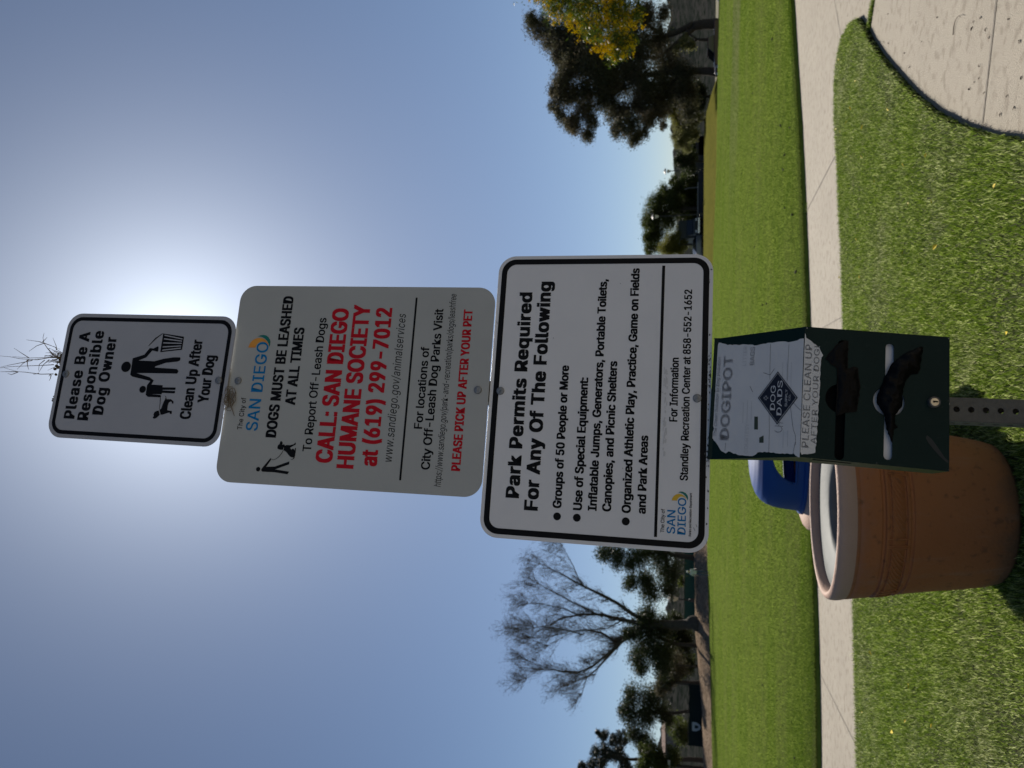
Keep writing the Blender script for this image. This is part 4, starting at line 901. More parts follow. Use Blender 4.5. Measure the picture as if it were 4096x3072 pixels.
body = pot_body(POT, M_TERRA)
pot_rim(POT)
mb = MB(); mb.lathe([(.4415, .750), (.425, .756), (.36, .752), (.30, .743), (.262, .734), (.245, .726), (.238, .712), (.236, .62)], n=96)
fun = mb.build('funnel_top', M_GREY, POT, smooth=True)
mb = MB(); mb.lathe([(.236, .62), (.25, .3), (0.0, .3)], n=48); mb.build('dark_cavity', M_DARK, fun)
# carved band: leaf veins and panel frames standing a little proud of the clay
mb = MB()
def onpot(a, z, d=0.0):
    r_ = np.interp(z, [.42, .508, .568, .68], [.418, .4310, .4400, .455]) + flare(z) + d
    return (r_ * math.cos(a), r_ * math.sin(a), z)
NP = 8
for k in range(NP):
    a0 = 2 * math.pi * k / NP + .62; a1 = a0 + 2 * math.pi / NP - .10
    for a in (a0, a1, a1 + .02): mb.tube([onpot(a, z, -.001) for z in np.linspace(.49, .592, 6)], .0045, 5)
    for s in range(9):
        b0 = a0 + .04 + (a1 - a0 - .08) * s / 9
        P = [onpot(b0 + (.20 * t_) * (1 if True else 0), .512 + .056 * (t_ ** .7), -.0008) for t_ in np.linspace(0, 1, 7)]
        P = [p for p, t_ in zip(P, np.linspace(0, 1, 7)) if b0 + .20 * t_ < a1 - .01]
        if len(P) > 2: mb.tube(P, .0040, 5)
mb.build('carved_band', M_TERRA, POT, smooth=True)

BIN = thing('recycling_receptacle', (-.45, 5.06, TURF), 'pale pink pot bin with a domed blue lid behind the terracotta one', 'recycling bin', 'pot shaped bins on the lawn'); BIN.scale = (1.03, 1.03, .957)
pot_body(BIN, M_RIM, False)
mb = MB(); mb.lathe([(.455, .69), (.478, .70), (.485, .716), (.479, .736), (.456, .757), (.422, .770), (.392, .774), (.36, .774)], n=96); mb.build('shoulder', M_RIM, BIN, smooth=True)
# dome lid with an arched opening front and back
prof = [(.385, .792), (.385, .806), (.379, .815), (.366, .819), (.362, .84), (.359, .88), (.354, .93), (.345, .98), (.330, 1.025), (.305, 1.063), (.268, 1.093), (.215, 1.115), (.15, 1.130), (.075, 1.139), (0.0, 1.141)]
pp = []
prof = [(a_, b_ - .02) for a_, b_ in prof]
for (r0, z0), (r1, z1) in zip(prof, prof[1:]):
    for k in range(4): pp.append((r0 + (r1 - r0) * k / 4, z0 + (z1 - z0) * k / 4))
pp.append(prof[-1]); n = 160; vs, fs = [], []
for r_, z_ in pp:
    for k in range(n):
        w = 2 * math.pi * k / n; vs.append([r_ * math.cos(w), r_ * math.sin(w), z_])
def arch(x): return 0.845 + 0.155 * math.sqrt(max(0, 1 - (x / .185) ** 2))
for i in range(len(pp) - 1):
    for k in range(n):
        k2 = (k + 1) % n; q = [i * n + k, i * n + k2, (i + 1) * n + k2, (i + 1) * n + k]
        c = np.mean([vs[j] for j in q], axis=0)
        xx_ = c[0] - (.03 if c[1] < 0 else -.02)
        if abs(xx_) < .185 and .845 < c[2] < arch(xx_) and abs(c[1]) > .1: continue
        fs.append(tuple(q))
mb = MB(); mb.add(vs, fs); o = mb.build('dome_lid', M_DOME, BIN, smooth=True)
so = o.modifiers.new('wall', 'SOLIDIFY'); so.thickness = 0.006; so.offset = -1
mb = MB()
for sy in (-1, 1):   # rolled lip round each opening
    P = []
    for x in np.linspace(-.183, .183, 34):
        xc = x + (.03 if sy < 0 else -.02); z = arch(x); r_ = np.interp(z, [p[1] for p in prof[3:]], [p[0] for p in prof[3:]]); P.append((xc, sy * math.sqrt(max(.001, r_ * r_ - xc * xc)), z))
    for x in np.linspace(.183, -.183, 20):
        xc = x + (.03 if sy < 0 else -.02); P.append((xc, sy * math.sqrt(.36 ** 2 - xc * xc), .845))
    mb.tube(P + [P[0]], .0085, 8)
mb.build('opening_lip', M_DOME, o, smooth=True)

# ================================================================ LITTER ON THE GROUND
def copies(src, places, zf, group):
    out = []
    for i, (x, y) in enumerate(places):
        o = src if i == 0 else src.copy()
        if i: COL.objects.link(o)
        o.location = (x, y, zf(x, y)); o.rotation_euler = (rr.uniform(-.5, .5), rr.uniform(-.5, .5), rr.uniform(0, 6.3)); s_ = rr.uniform(.6, 1.1); o.scale = (s_, s_, s_)
        o['group'] = group; out.append(o)
    return out
rr = random.Random(21)
M_PETAL = mat('yellow_petal', (0.82, 0.62, 0.03), 0.6, (0.88, 0.72, 0.08), 60, 0.4)
mb = MB(); mb.add([(-.020, 0, .004), (-.008, -.010, .009), (.008, -.011, .010), (.021, 0, .005), (.008, .011, .012), (-.008, .010, .010), (0, 0, .003)], [(0, 1, 6), (1, 2, 6), (2, 3, 6), (3, 4, 6), (4, 5, 6), (5, 0, 6)])
o = tag(mb.build('fallen_petal', M_PETAL), 'small yellow petal lying on the near lawn', 'petal')
copies(o, PETALS, lambda x, y: TURF + .034, 'yellow petals scattered on the near lawn')
M_CLOD = mat('soil_clod', (0.03, 0.026, 0.018), 0.95, (0.06, 0.05, 0.03), 40, 0.4)
mb = MB(); mb.sphere((0, 0, .010), (.032, .022, .017), 9, 6)
mb.v = [(x * (1 + .25 * math.sin(91 * y + 40 * z)), y * (1 + .3 * math.sin(83 * x)), z) for x, y, z in mb.v]
o = tag(mb.build('soil_clod', M_CLOD), 'dark clod of soil lying in the mown grass', 'soil clod')
copies(o, CLODS, lambda x, y: float(lawn_z(x, y)) + .02, 'dark clods scattered over the lawns')
M_BIT = mat('dead_leaf', (0.045, 0.032, 0.02), 0.8, (0.10, 0.07, 0.04), 80, 0.4)
mb = MB(); mb.add([(-.012, 0, .001), (-.003, -.0055, .004), (.005, -.005, .0065), (.014, .001, .002), (.004, .005, .0075), (-.004, .005, .006), (0, 0, .003)], [(0, 1, 6), (1, 2, 6), (2, 3, 6), (3, 4, 6), (4, 5, 6), (5, 0, 6)])
o = tag(mb.build('leaf_scrap', M_BIT), 'tiny dark leaf scrap lying on the pale concrete', 'leaf scrap')
copies(o, SPECKS, lambda x, y: .001, 'leaf scraps scattered on the concrete')
mb = MB(); mb.tube([(x, y, .006 + .002 * i) for i, (x, y) in enumerate(TWIG)], [.0025, .0022, .002, .002, .0018, .001], 5)
tag(mb.build('curved_twig', M_BIT), 'thin curved twig lying on the concrete apron', 'twig')

# ================================================================ TREES
def leaf_cloud(name, blobs, m, root, size, dens, seed, depth=1.25, sub=7, narrow=.42, sag=0.0, spread=.30, base=(0, 0, 0)):
    g = np.random.default_rng(seed); C_, S_ = [], []
    for b in blobs:
        x, y, z, r_ = b[:4]; y = y + g.uniform(-.8, .8) * r_
        k = max(5, int(sub * (1 + r_)))
        d = g.normal(size=(k, 3)); d /= np.linalg.norm(d, axis=1)[:, None]; rad = r_ * g.random(k) ** .45 * .88
        sc = np.array([x, y, z]) + d * rad[:, None] * np.array([1, depth, .95])
        n_ = int(22.0 * dens * r_ * r_ / size ** 2); w = g.random(k) + .35; idx = g.choice(k, n_, p=w / w.sum())
        pt = sc[idx] + g.normal(size=(n_, 3)) * r_ * spread * np.array([1, depth, .75])
        pt[:, 2] -= sag * np.abs(g.normal(size=n_)) * r_
        C_.append(pt)
    P = np.concatenate(C_); n_ = len(P); s_ = size * g.uniform(.6, 1.35, n_)
    a = g.normal(size=(n_, 3)); a[:, 2] -= sag * 2; a /= np.linalg.norm(a, axis=1)[:, None]
    b = np.cross(a, g.normal(size=(n_, 3))); b /= np.linalg.norm(b, axis=1)[:, None] + 1e-9
    a *= (s_ / 2)[:, None]; b *= (s_ * narrow / 2)[:, None]
    V = np.stack([P - a, P + b, P + a, P - b], 1).reshape(-1, 3) - np.array(base)
    F = np.arange(n_ * 4).reshape(-1, 4)
    return np_mesh(name, V, F, m, root)
def tubes(name, paths, m, root, base, n=7, wob=.02):
    mb = MB(); g = random.Random(len(paths) * 7 + 1)
    for P in paths:
        Q, Rr = [], []
        for (x0, y0, z0, r0), (x1, y1, z1, r1) in zip(P, P[1:]):
            for k in range(4):
                t_ = k / 4; j = wob * math.dist((x0, z0), (x1, z1))
                Q.append((x0 + (x1 - x0) * t_ + (g.uniform(-j, j) if k else 0) - base[0], y0 + (y1 - y0) * t_ + (g.uniform(-j, j) if k else 0) - base[1], z0 + (z1 - z0) * t_ - base[2])); Rr.append(r0 + (r1 - r0) * t_)
        x, y, z, r_ = P[-1]; Q.append((x - base[0], y - base[1], z - base[2])); Rr.append(r_)
        mb.tube(Q, Rr, n)
    return mb.build(name, m, root, smooth=True)
def ground_at(x, y):
    return float(bank_z(x, y) if x < -2 else meadow_z(x, y))
def tree(name, label, trunkp, limbs, blobs, mleaf, mbark, size, dens, seed, group='trees beyond the field', twiggy=3, cat='tree', **k):
    """limbs: list of paths, each point (x,y,z,radius); extra twigs run out into the crown"""
    x, y = trunkp[0][0], trunkp[0][1]; gz = ground_at(x, y)
    base = (x, y, gz)
    root = thing(name, base, label, cat, group)
    T = [(x, y, gz - .15, trunkp[0][3] * 1.2)] + [p for p in trunkp if p[2] > gz + .1]
    tubes('trunk', [T], mbark, root, base, 9)
    g = random.Random(seed); L_ = list(limbs)
    src = [p for l in limbs for p in l[1:]] + list(trunkp[1:])
    for b in blobs:
        p = min(src, key=lambda q: math.dist(q[:3], b[:3])); m_ = [(p[i] + b[i]) / 2 for i in range(3)]
        L_.append([(p[0], p[1], p[2], min(p[3] * .7, .02 + .05 * b[3])), (m_[0], m_[1], m_[2] + .1 * b[3], .012 + .028 * b[3]), (b[0], b[1], b[2], .01 + .012 * b[3])])
        for _ in range(twiggy):
            q = [b[i] + g.uniform(-.7, .7) * b[3] for i in range(3)]; L_.append([(m_[0], m_[1], m_[2], .012 + .014 * b[3]), (*[(m_[i] + q[i]) / 2 + g.uniform(-.1, .1) * b[3] for i in range(3)], .008 + .008 * b[3]), (*q, .004)])
    tubes('limbs', L_, mbark, root, base, 5)
    leaf_cloud('crown', blobs, mleaf, root, size, dens, seed, base=base, **k)
    return root
M_BARK = mat('dark_bark', (0.035, 0.03, 0.026), 0.95, (0.07, 0.06, 0.05), 3, 0.4, 0.5, 12, spec=0.1)
M_BARKG = mat('grey_bark', (0.05, 0.043, 0.038), 0.9, (0.085, 0.075, 0.065), 3, 0.4, 0.4, 12, spec=0.1)
M_EUC = leaf_mat('gum_leaf', [(0.042, 0.047, 0.026), (0.07, 0.073, 0.04), (0.11, 0.095, 0.06)], 0.45, 0.6, spec=.2, patch=[(0.095, 0.073, 0.048), (0.15, 0.118, 0.08)], pscale=.22)
M_OLIVE = leaf_mat('olive_leaf', [(0.09, 0.105, 0.018), (0.15, 0.15, 0.028), (0.20, 0.19, 0.045)], 0.55, 0.55, spec=.2)
M_WILL = leaf_mat('pale_leaf', [(0.11, 0.12, 0.04), (0.16, 0.165, 0.06), (0.20, 0.195, 0.09)], 0.55, 0.55, spec=.2)
M_DEEP = leaf_mat('deep_leaf', [(0.02, 0.03, 0.012), (0.035, 0.048, 0.016), (0.055, 0.066, 0.022)], 0.35, 0.5, spec=.25)
M_BUSH = leaf_mat('bush_leaf', [(0.035, 0.05, 0.012), (0.06, 0.08, 0.018), (0.09, 0.11, 0.028)], 0.5, 0.5, spec=.25)
M_GRN = leaf_mat('fresh_leaf', [(0.06, 0.09, 0.012), (0.09, 0.12, 0.016), (0.12, 0.14, 0.025)], 0.5, 0.5, spec=.25)
M_PINE = leaf_mat('pine_leaf', [(0.012, 0.020, 0.012), (0.02, 0.03, 0.016)], 0.15, 0.5)

tree('gum_tree', 'tallest dark gum tree with forked trunk at the far right of the field', EA_T, [EA_1, EA_2, EA_3], EA, M_EUC, M_BARK, .21, 5.2, 1, narrow=.4, spread=.34, sub=9)
tree('gum_tree', 'broad dark gum tree with one upright trunk, lobes reaching left over the meadow', EB_T, [EB_1, EB_2, EB_3], EB, M_EUC, M_BARK, .21, 4.8, 2, narrow=.4, spread=.34, sub=9)
tree('young_tree', 'slender thin trunked tree between the two big gum trees', EC_T, [EC_1, EC_2], EC, M_WILL, M_BARK, .25, 4.0, 3)
tree('dark_shrub', 'low dark shrub under the broad gum tree', [(SH1[1][0], 86, 1.5, .15), (SH1[1][0], 86, 2.6, .1)], [], SH1, M_DEEP, M_BARK, .2, 5.5, 4, cat='shrub')
tree('olive_bush', 'yellowish green bush at the lower edge of the gum crowns', [(OL[0][0] + 1, 90, 1.5, .14), (OL[0][0], 90, 4.0, .1)], [], OL, M_OLIVE, M_BARK, .18, 5.5, 5, cat='shrub')
tree('pale_tree', 'loose pale green drooping tree on the meadow crest', WI_T, [], WI, M_WILL, M_BARKG, .17, 4.2, 6, sag=.25, spread=.34)
tree('small_tree', 'small round dark tree beside the shorter lamp post', ST_T, [], ST, M_DEEP, M_BARK, .18, 4.6, 7, spread=.34)
tree('broad_tree', 'broad domed green tree behind the tall lamp post', TA_T, [], TA, M_BUSH, M_BARK, .20, 5.5, 8, spread=.33)
tree('light_tree', 'lighter yellow green tree half hidden behind the widest sign', TB_T, [], TB, M_OLIVE, M_BARK, .20, 5.5, 9, spread=.33)
tree('leafy_tree', 'dark leafy tree at the left edge of the widest sign', [(BA[3][0], 67, 2.0, .22), (BA[3][0] + .3, 67, 4.5, .18), (BA[2][0], 67, 7.5, .1)], [], BA, M_DEEP, M_BARK, .17, 5.0, 10, spread=.44, sub=9)
tree('leafy_tree', 'dark leafy tree growing around the foot of the bare tree', [(BB[2][0], 65.5, 1.9, .16), (BB[2][0], 65.5, 4.0, .13), (BB[1][0], 65.5, 6, .08)], [], BB, M_DEEP, M_BARK, .17, 5.2, 11, spread=.44, sub=9)
tree('brown_tree', 'low dark brown tree left of the bare tree', BF_T, [], BF, M_EUC, M_BARKG, .17, 5.0, 12, spread=.33)
tree('round_tree', 'round crowned dark tree above the dark windscreen', BC_T, [], BC, M_DEEP, M_BARK, .18, 4.6, 13, spread=.44, sub=9)
tree('conifer', 'nearly black conifer at the far left edge', CD_T, [], CD, M_PINE, M_BARK, .30, 7, 14, narrow=.22, spread=.22)
tree('leafy_bush', 'bright green bush below the conifer at the left edge', [(BE[1][0], 70, 1.1, .2), (BE[1][0], 70, 4, .12)], [], BE, M_BUSH, M_BARK, .17, 6, 15, cat='shrub')
tree('small_bush', 'small lit green bush above the teal windscreen', [(BG[0][0], 72, 2.0, .05), (BG[0][0], 72, 2.8, .04)], [], BG, M_GRN, M_BARK, .2, 7, 16, cat='shrub')

# shrubs filling the skyline behind wall and windscreens
for i, (x, y, z, r_, lab) in enumerate([(29.9, 112, 4.4, 1.6, 'dark shrub behind the low wall, right of the shorter lamp post'), (27.0, 112, 4.6, 1.8, 'dark shrub behind the low wall, just left of the shorter lamp post'), (24.1, 112, 4.2, 1.6, 'dark shrub behind the low wall beside the box truck'), (33.2, 112, 3.8, 1.25, 'dark shrub behind the taller block of the low wall'), (36.1, 112, 3.4, 1.35, 'dark shrub under the loose pale drooping tree'), (-27.2, 77, 4.3, 1.15, 'low dark shrub behind the low dark brown tree'), (-29.4, 77, 4.0, 1.0, 'low dark shrub behind the right end of the dark windscreen'), (-25.3, 77, 4.6, 1.0, 'low dark shrub between bare tree and low dark brown tree'), (-36.6, 77, 3.9, 1.1, 'low dark shrub behind the left end of the dark windscreen')]):
    g = random.Random(i + 50); gz = ground_at(x, y)
    B = [(x, y, z, r_), (x + g.uniform(.6, .9) * r_, y + g.uniform(-1, 1), z - .35 * r_, r_ * .75), (x - g.uniform(.6, .9) * r_, y + g.uniform(-1, 1), z - .3 * r_, r_ * .8), (x + g.uniform(-.3, .3), y, max(gz + .7 * r_, z - 1.0 * r_), r_ * .95)]
    tree('skyline_shrub', lab, [(x, y, gz, .1), (x, y, z - .5 * r_, .07)], [], B, [M_BUSH, M_DEEP][i % 2], M_BARK, .2, 5.0, 70 + i, group='shrubs along the skyline', cat='shrub', spread=.33)
# bare tree: limbs branch again and again into fine twigs
def bare_tree():
    x, y = BT_TRUNK[0][0], BT_TRUNK[0][1]; gz = ground_at(x, y); base = (x, y, gz)
    root = thing('bare_tree', base, 'tall leafless tree with fanning limbs and a grey brown twig crown', 'tree', 'trees beyond the field')
    T = [(x, y, gz - .2, .75), (x, y, gz + .35, .62)] + list(BT_TRUNK[1:])
    tubes('trunk', [T], M_BARKG, root, base, 10)
    g = random.Random(5); limbs = []; twigs = []; ends = []
    for li, l in enumerate(BARE):
        dy = g.uniform(-2.6, 2.6); n_ = len(l); l2 = [(a, b + dy * (i / (n_ - 1)), c, max(r_ * .85, .012)) for i, (a, b, c, r_) in enumerate(l)]
        limbs.append(l2)
    def grow(p, d, L_, r_, depth):
        n_ = 3; P = [(*p, r_)]; q = Vector(p); dd = Vector(d)
        for i in range(n_):
            dd = (dd + Vector((g.gauss(0, .16), g.gauss(0, .16), .10 + g.gauss(0, .10)))).normalized(); q = q + dd * L_ / n_; P.append((*q, max(.009, r_ * (1 - .28 * (i + 1)))))
        (limbs if r_ > .03 else twigs).append(P)
        if depth == 0: return
        for k in range(g.choice((3, 3, 4))):
            j = g.choice((1, 2, 3, 3)); s_ = Vector(P[j][:3]); a = Vector((g.gauss(0, .55), g.gauss(0, .55), g.gauss(.1, .3))); grow(tuple(s_), (dd + a).normalized(), L_ * g.uniform(.55, .8), max(.008, r_ * .55), depth - 1)
    for l in limbs[:len(BARE)]:
        n_ = len(l)
        for i in range(1, n_):
            a, b = Vector(l[i - 1][:3]), Vector(l[i][:3]); d = (b - a); seg = d.length; d.normalize()
            k = 3 + int(seg * 2.2)
            for _ in range(k):
                t_ = g.random(); p = a + (b - a) * t_; s_ = Vector((g.gauss(0, .5), g.gauss(0, .6), abs(g.gauss(.25, .3))))
                up = i / (n_ - 1); grow(tuple(p), (d + s_).normalized(), g.uniform(.8, 1.6) * (.6 + .5 * up), l[i][3] * .38, 2)
        e = Vector(l[-1][:3]); d = (e - Vector(l[-2][:3])).normalized()
        for _ in range(9): grow(tuple(e), (d + Vector((g.gauss(0, .5), g.gauss(0, .5), g.gauss(.1, .3)))).normalized(), g.uniform(.7, 1.3), .026, 2)
    tubes('limbs', limbs, M_BARKG, root, base, 6, .015)
    # fine twigs: three sided slivers
    V, F = [], []
    for P in twigs:
        for (x0, y0, z0, r0), (x1, y1, z1, r1) in zip(P, P[1:]):
            d = Vector((x1 - x0, y1 - y0, z1 - z0)); a = d.orthogonal().normalized(); b = d.normalized().cross(a); k = len(V)
            for (cx_, cy_, cz_, r_) in ((x0, y0, z0, r0), (x1, y1, z1, r1)):
                for w in (0, 2.094, 4.189): q = a * math.cos(w) * r_ + b * math.sin(w) * r_; V.append((cx_ + q.x - base[0], cy_ + q.y - base[1], cz_ + q.z - base[2]))
            for w in range(3): F.append((k + w, k + (w + 1) % 3, k + 3 + (w + 1) % 3, k + 3 + w))
    tips = [(*P[-1][:3], .34) for P in twigs if P[-1][2] > 8.5]
    leaf_cloud('twig_ends', tips, leaf_mat('dry_tips', [(0.03, 0.02, 0.015), (0.055, 0.038, 0.028), (0.08, 0.058, 0.045)], 0.1, 0.9, spec=.05), root, .30, .14, 61, narrow=.06, sub=8, spread=.5, base=base, depth=1.2)
    np_mesh('twigs', V, F, mat('grey_twig', (0.075, 0.058, 0.048), 0.9, (0.12, 0.095, 0.08), 2, spec=0.1), root)
bare_tree()
for i, (x, y, h) in enumerate([(-25.35, 66, 2.4), (-15.6, 68.5, 3.1)]):
    gz = ground_at(x, y); g = random.Random(i)
    mb = MB(); mb.tube([(0, 0, -.1), (.03, 0, h * .4), (-.02, .02, h * .75), (.05, 0, h)], [.06, .05, .035, .015], 6)
    for k in range(7): z = h * (.45 + .08 * k); a = g.uniform(0, 6.3); mb.tube([(0, 0, z), (math.cos(a) * .25, math.sin(a) * .25, z + .25), (math.cos(a) * .5, math.sin(a) * .4, z + .3)], [.02, .014, .006], 5)
    o = tag(mb.build('sapling', M_BARK), ['thin leafless sapling left of the bare tree on the bank', 'thin leafless sapling in front of the teal windscreen'][i], 'sapling', 'saplings on the mulch bank'); o.location = (x, y, gz)

# flowering tree reaching in from the right
M_ACA = leaf_mat('narrow_leaf', [(0.035, 0.062, 0.008), (0.07, 0.105, 0.012), (0.12, 0.15, 0.018)], 0.45, 0.42, spec=.2)
M_BLOS = leaf_mat('blossom', [(0.70, 0.50, 0.004), (0.82, 0.64, 0.008), (0.88, 0.74, 0.02)], 0.5, 0.7, spec=0.15)
AC = [(8.75, 15, 4.75, .62), (8.25, 15.1, 4.35, .55), (7.75, 14.9, 3.75, .50), (7.45, 15, 3.40, .46), (7.95, 15.1, 3.25, .45), (7.15, 15, 3.32, .34), (7.12, 14.9, 2.98, .22), (8.7, 15, 3.6, .75), (9.3, 15.2, 4.5, .9), (10.2, 15.4, 5.2, 1.1), (10.3, 15, 4.0, 1.2), (8.5, 14.9, 2.95, .32), (9.5, 14.8, 3.1, .6), (11.2, 15.4, 4.6, 1.3), (7.75, 15.0, 2.85, .26), (11.5, 15, 3.3, .9)]
base = (10.9, 15.4, 0.05)
FT = thing('flowering_tree', base, 'yellow flowering tree reaching in from the right edge, nearest of the trees', 'tree')
mb = []
TK = [(10.9, 15.4, -.1, .17), (10.85, 15.4, 1.0, .14), (10.6, 15.3, 2.0, .12)]
tubes('trunk', [TK], M_BARK, FT, base, 10)
L_ = [[(10.6, 15.3, 2.0, .1), (9.6, 15.1, 3.0, .06), (8.6, 15.0, 3.5, .035), (7.5, 15, 3.4, .012)], [(10.6, 15.3, 2.0, .1), (10.2, 15.2, 3.2, .07), (9.2, 15.1, 4.2, .04), (8.6, 15, 4.7, .012)], [(10.6, 15.3, 2, .1), (10.9, 15.4, 3.4, .07), (10.6, 15.4, 4.8, .03), (10.3, 15.4, 5.6, .012)], [(10.85, 15.4, 1.6, .09), (11.6, 15.2, 3.0, .05), (11.5, 15.3, 4.6, .02)]]
gg = random.Random(9)
for b in AC:
    for _ in range(7):
        q = [b[i] + gg.uniform(-.8, .8) * b[3] for i in range(3)]; L_.append([(b[0] + .3, b[1], b[2] - .25 * b[3], .012), ((b[0] + q[0]) / 2, (b[1] + q[1]) / 2, (b[2] + q[2]) / 2, .007), (*q, .003)])
tubes('limbs', L_, M_BARK, FT, base, 5)
leaf_cloud('crown', AC, M_ACA, FT, .085, 2.8, 31, narrow=.2, sub=16, spread=.22, base=base)
# blossom: short racemes of little yellow balls, thickest on the outside
g = np.random.default_rng(41); P = []
for x, y, z, r_ in AC:
    k = int(105 * r_ * r_ / .3); d = g.normal(size=(k, 3)); d[:, 1] -= .5; d[:, 0] -= .25; d /= np.linalg.norm(d, axis=1)[:, None]
    c = np.array([x, y, z]) + d * r_ * g.uniform(.55, 1.12, k)[:, None]
    for q in c:
        ax_ = g.normal(size=3); ax_[2] += .2; ax_ /= np.linalg.norm(ax_); m_ = g.integers(8, 20); t_ = g.uniform(-.09, .09, m_)
        P.append(q + ax_ * t_[:, None] + g.normal(size=(m_, 3)) * .022)
P = np.concatenate(P) - np.array(base); n = len(P); s_ = g.uniform(.009, .018, n)
oct_ = np.array([(1, 0, 0), (-1, 0, 0), (0, 1, 0), (0, -1, 0), (0, 0, 1), (0, 0, -1)], float)
V = (P[:, None] + oct_[None] * s_[:, None, None]).reshape(-1, 3)
F = (np.arange(n)[:, None, None] * 6 + np.array([(0, 2, 4), (2, 1, 4), (1, 3, 4), (3, 0, 4), (2, 0, 5), (1, 2, 5), (3, 1, 5), (0, 3, 5)])[None]).reshape(-1, 3)
np_mesh('blossom', V, F, M_BLOS, FT)

# ================================================================ FAR THINGS
M_TEALF = mat('teal_screen', (0.030, 0.085, 0.080), 0.85, (0.038, 0.105, 0.10), .8, 0.3, spec=0.1)
M_NAVYF = mat('dark_screen', (0.008, 0.014, 0.017), 0.85, (0.012, 0.022, 0.024), .8, 0.3, spec=0.1)
M_POLE = mat('dark_pole', (0.02, 0.022, 0.022), 0.5)
M_POLEG = mat('grey_pole', (0.2, 0.2, 0.2), 0.5)
M_LAMP = mat('lamp_glass', (0.75, 0.76, 0.75), 0.25)
def screen(name, label, x0, x1, y, z0, z1, m, posts, slack=.05):
    root = thing(name, ((x0 + x1) / 2, y, z0), label, 'fence'); c = ((x0 + x1) / 2, y, z0)
    xs_ = np.linspace(x0, x1, 60); zs_ = np.linspace(z0, z1, 8); X_, Z_ = np.meshgrid(xs_, zs_); Y_ = y + .05 * np.sin(X_ * 2.1) * .6 + .03 * np.sin(Z_ * 3 + X_)
    Z_ = Z_ - slack * np.sin((X_ - x0) * math.pi / ((x1 - x0) / posts)) ** 2 * (Z_ - z0) / (z1 - z0)
    nx = 60; V = np.stack([X_ - c[0], Y_ - c[1], Z_ - c[2]], -1).reshape(-1, 3); i = np.arange(7)[:, None] * nx + np.arange(nx - 1)[None]
    np_mesh('fabric', V, np.stack([i, i + 1, i + nx + 1, i + nx], -1).reshape(-1, 4), m, root, True)
    for k in range(posts + 1):
        x = x0 + (x1 - x0) * k / posts; mb = MB(); mb.tube([(x - c[0], .12, -.4), (x - c[0], .12, z1 - z0 + .12)], .04, 8); mb.build('post', M_POLE, root)
    mb = MB(); mb.tube([(x0 - c[0], .12, z1 - z0 + .05), (x1 - c[0], .12, z1 - z0 + .05)], .03, 8); mb.build('top_rail', M_POLE, root)
    return root, c
screen('windscreen_fence', 'teal fabric windscreen on a fence above the mulch bank', -23.0, -9.0, 71, 1.4, 3.08, M_TEALF, 5)
rt, c = screen('windscreen_fence', 'nearly black windscreen on a fence with a pale emblem at the far left', -34.2, -28.4, 69.5, .6, 2.55, M_NAVYF, 3)
mb = MB()
E_ = [(-.42, .38), (.42, .38), (.42, .0), (.25, -.3), (0, -.42), (-.25, -.3), (-.42, 0)]
mb.add([(x, 0, z) for x, z in E_], [tuple(range(7))]); mb.v = [(a - 1.0, b - .12, d + 1.25) for a, b, d in mb.v]
em = mb.build('emblem', mat('pale_emblem', (0.32, 0.36, 0.42), 0.8), rt)
mb = MB(); mb.add([(-1.0 + x * .35, -.14, 1.22 + z * .45) for x, z in E_], [tuple(range(7))]); mb.build('emblem_mark', M_NAVYF, em)

def lamp(x, y, zt, label, cat='lamp post', twin=True, r=.075):
    gz = ground_at(x, y); h = zt - gz
    root = thing('lamp_post', (x, y, gz), label, cat, 'lamp posts around the field')
    mb = MB(); mb.tube([(0, 0, -.2), (0, 0, .5), (0, 0, .52), (0, 0, h - .95)], [r * 1.9, r * 1.8, r, r * .75], 10); mb.build('pole', M_POLE, root)
    mb = MB(); mb.lathe([(0, h - .98), (.12, h - .95), (.26, h - .55), (.27, h - .50), (0, h - .50)], n=16); mb.build('lantern_glass', M_LAMP, root)
    mb = MB(); mb.lathe([(.05, h - .50), (.05, h - .32), (.42, h - .30), (.42, h - .22), (.1, h - .02), (0, h)], n=16); mb.build('lantern_hood', M_POLEG, root)
    return root
lamp(22.4, 96, 8.28, 'tallest lamp post, in front of the broad domed tree')
lamp(29.5, 100, 6.95, 'shorter lamp post between the small tree and the domed tree')
lamp(-20.25, 69, 4.55, 'black lamp post in front of the teal windscreen', r=.09)
root = thing('light_pole', (-34.0, 64, ground_at(-34, 64)), 'short dark pole with two floodlights on the bank at the far left', 'light pole')
mb = MB(); mb.tube([(0, 0, -.2), (.05, 0, 1.2), (.25, 0, 3.15)], [.07, .06, .05], 8); mb.build('pole', M_POLE, root)
mb = MB(); mb.tube([(-.35, 0, 3.1), (.85, 0, 3.2)], .03, 6); mb.build('cross_arm', M_POLEG, root)
for q in (-.28, .78): mb = MB(); mb.box((q, -.05, 3.22), (.3, .22, .2)); mb.build('floodlight', M_POLEG, root)
mb = MB(); mb.tube([(28.4, 105, 1.3), (28.35, 105, 3.6), (28.2, 105, 4.25)], [.08, .06, .05], 8)
tag(mb.build('bare_pole', M_POLEG), 'thin grey pole between the two lamp posts', 'pole')

# low wall along the parking row on the crest
M_WALL = mat('dark_block_wall', (0.045, 0.047, 0.055), 0.9, (0.07, 0.072, 0.08), 1.5, 0.3, spec=0.1)
root = thing('low_wall', (25.0, 103, 1.4), 'long low dark wall with a pale cap along the meadow crest', 'wall')
mb = MB(); mb.box((0, 0, .42), (20, .3, 1.0)); mb.box((5.6, .06, .75), (1.6, .5, 1.75)); mb.box((8.6, .05, .6), (2.6, .4, 1.3)); mb.build('blocks', M_WALL, root, bevel=.02)
mb = MB(); mb.box((-3.2, 0, .97), (13.4, .42, .1)); mb.build('cap', mat('pale_cap', (0.42, 0.42, 0.42), 0.8), root, bevel=.01)

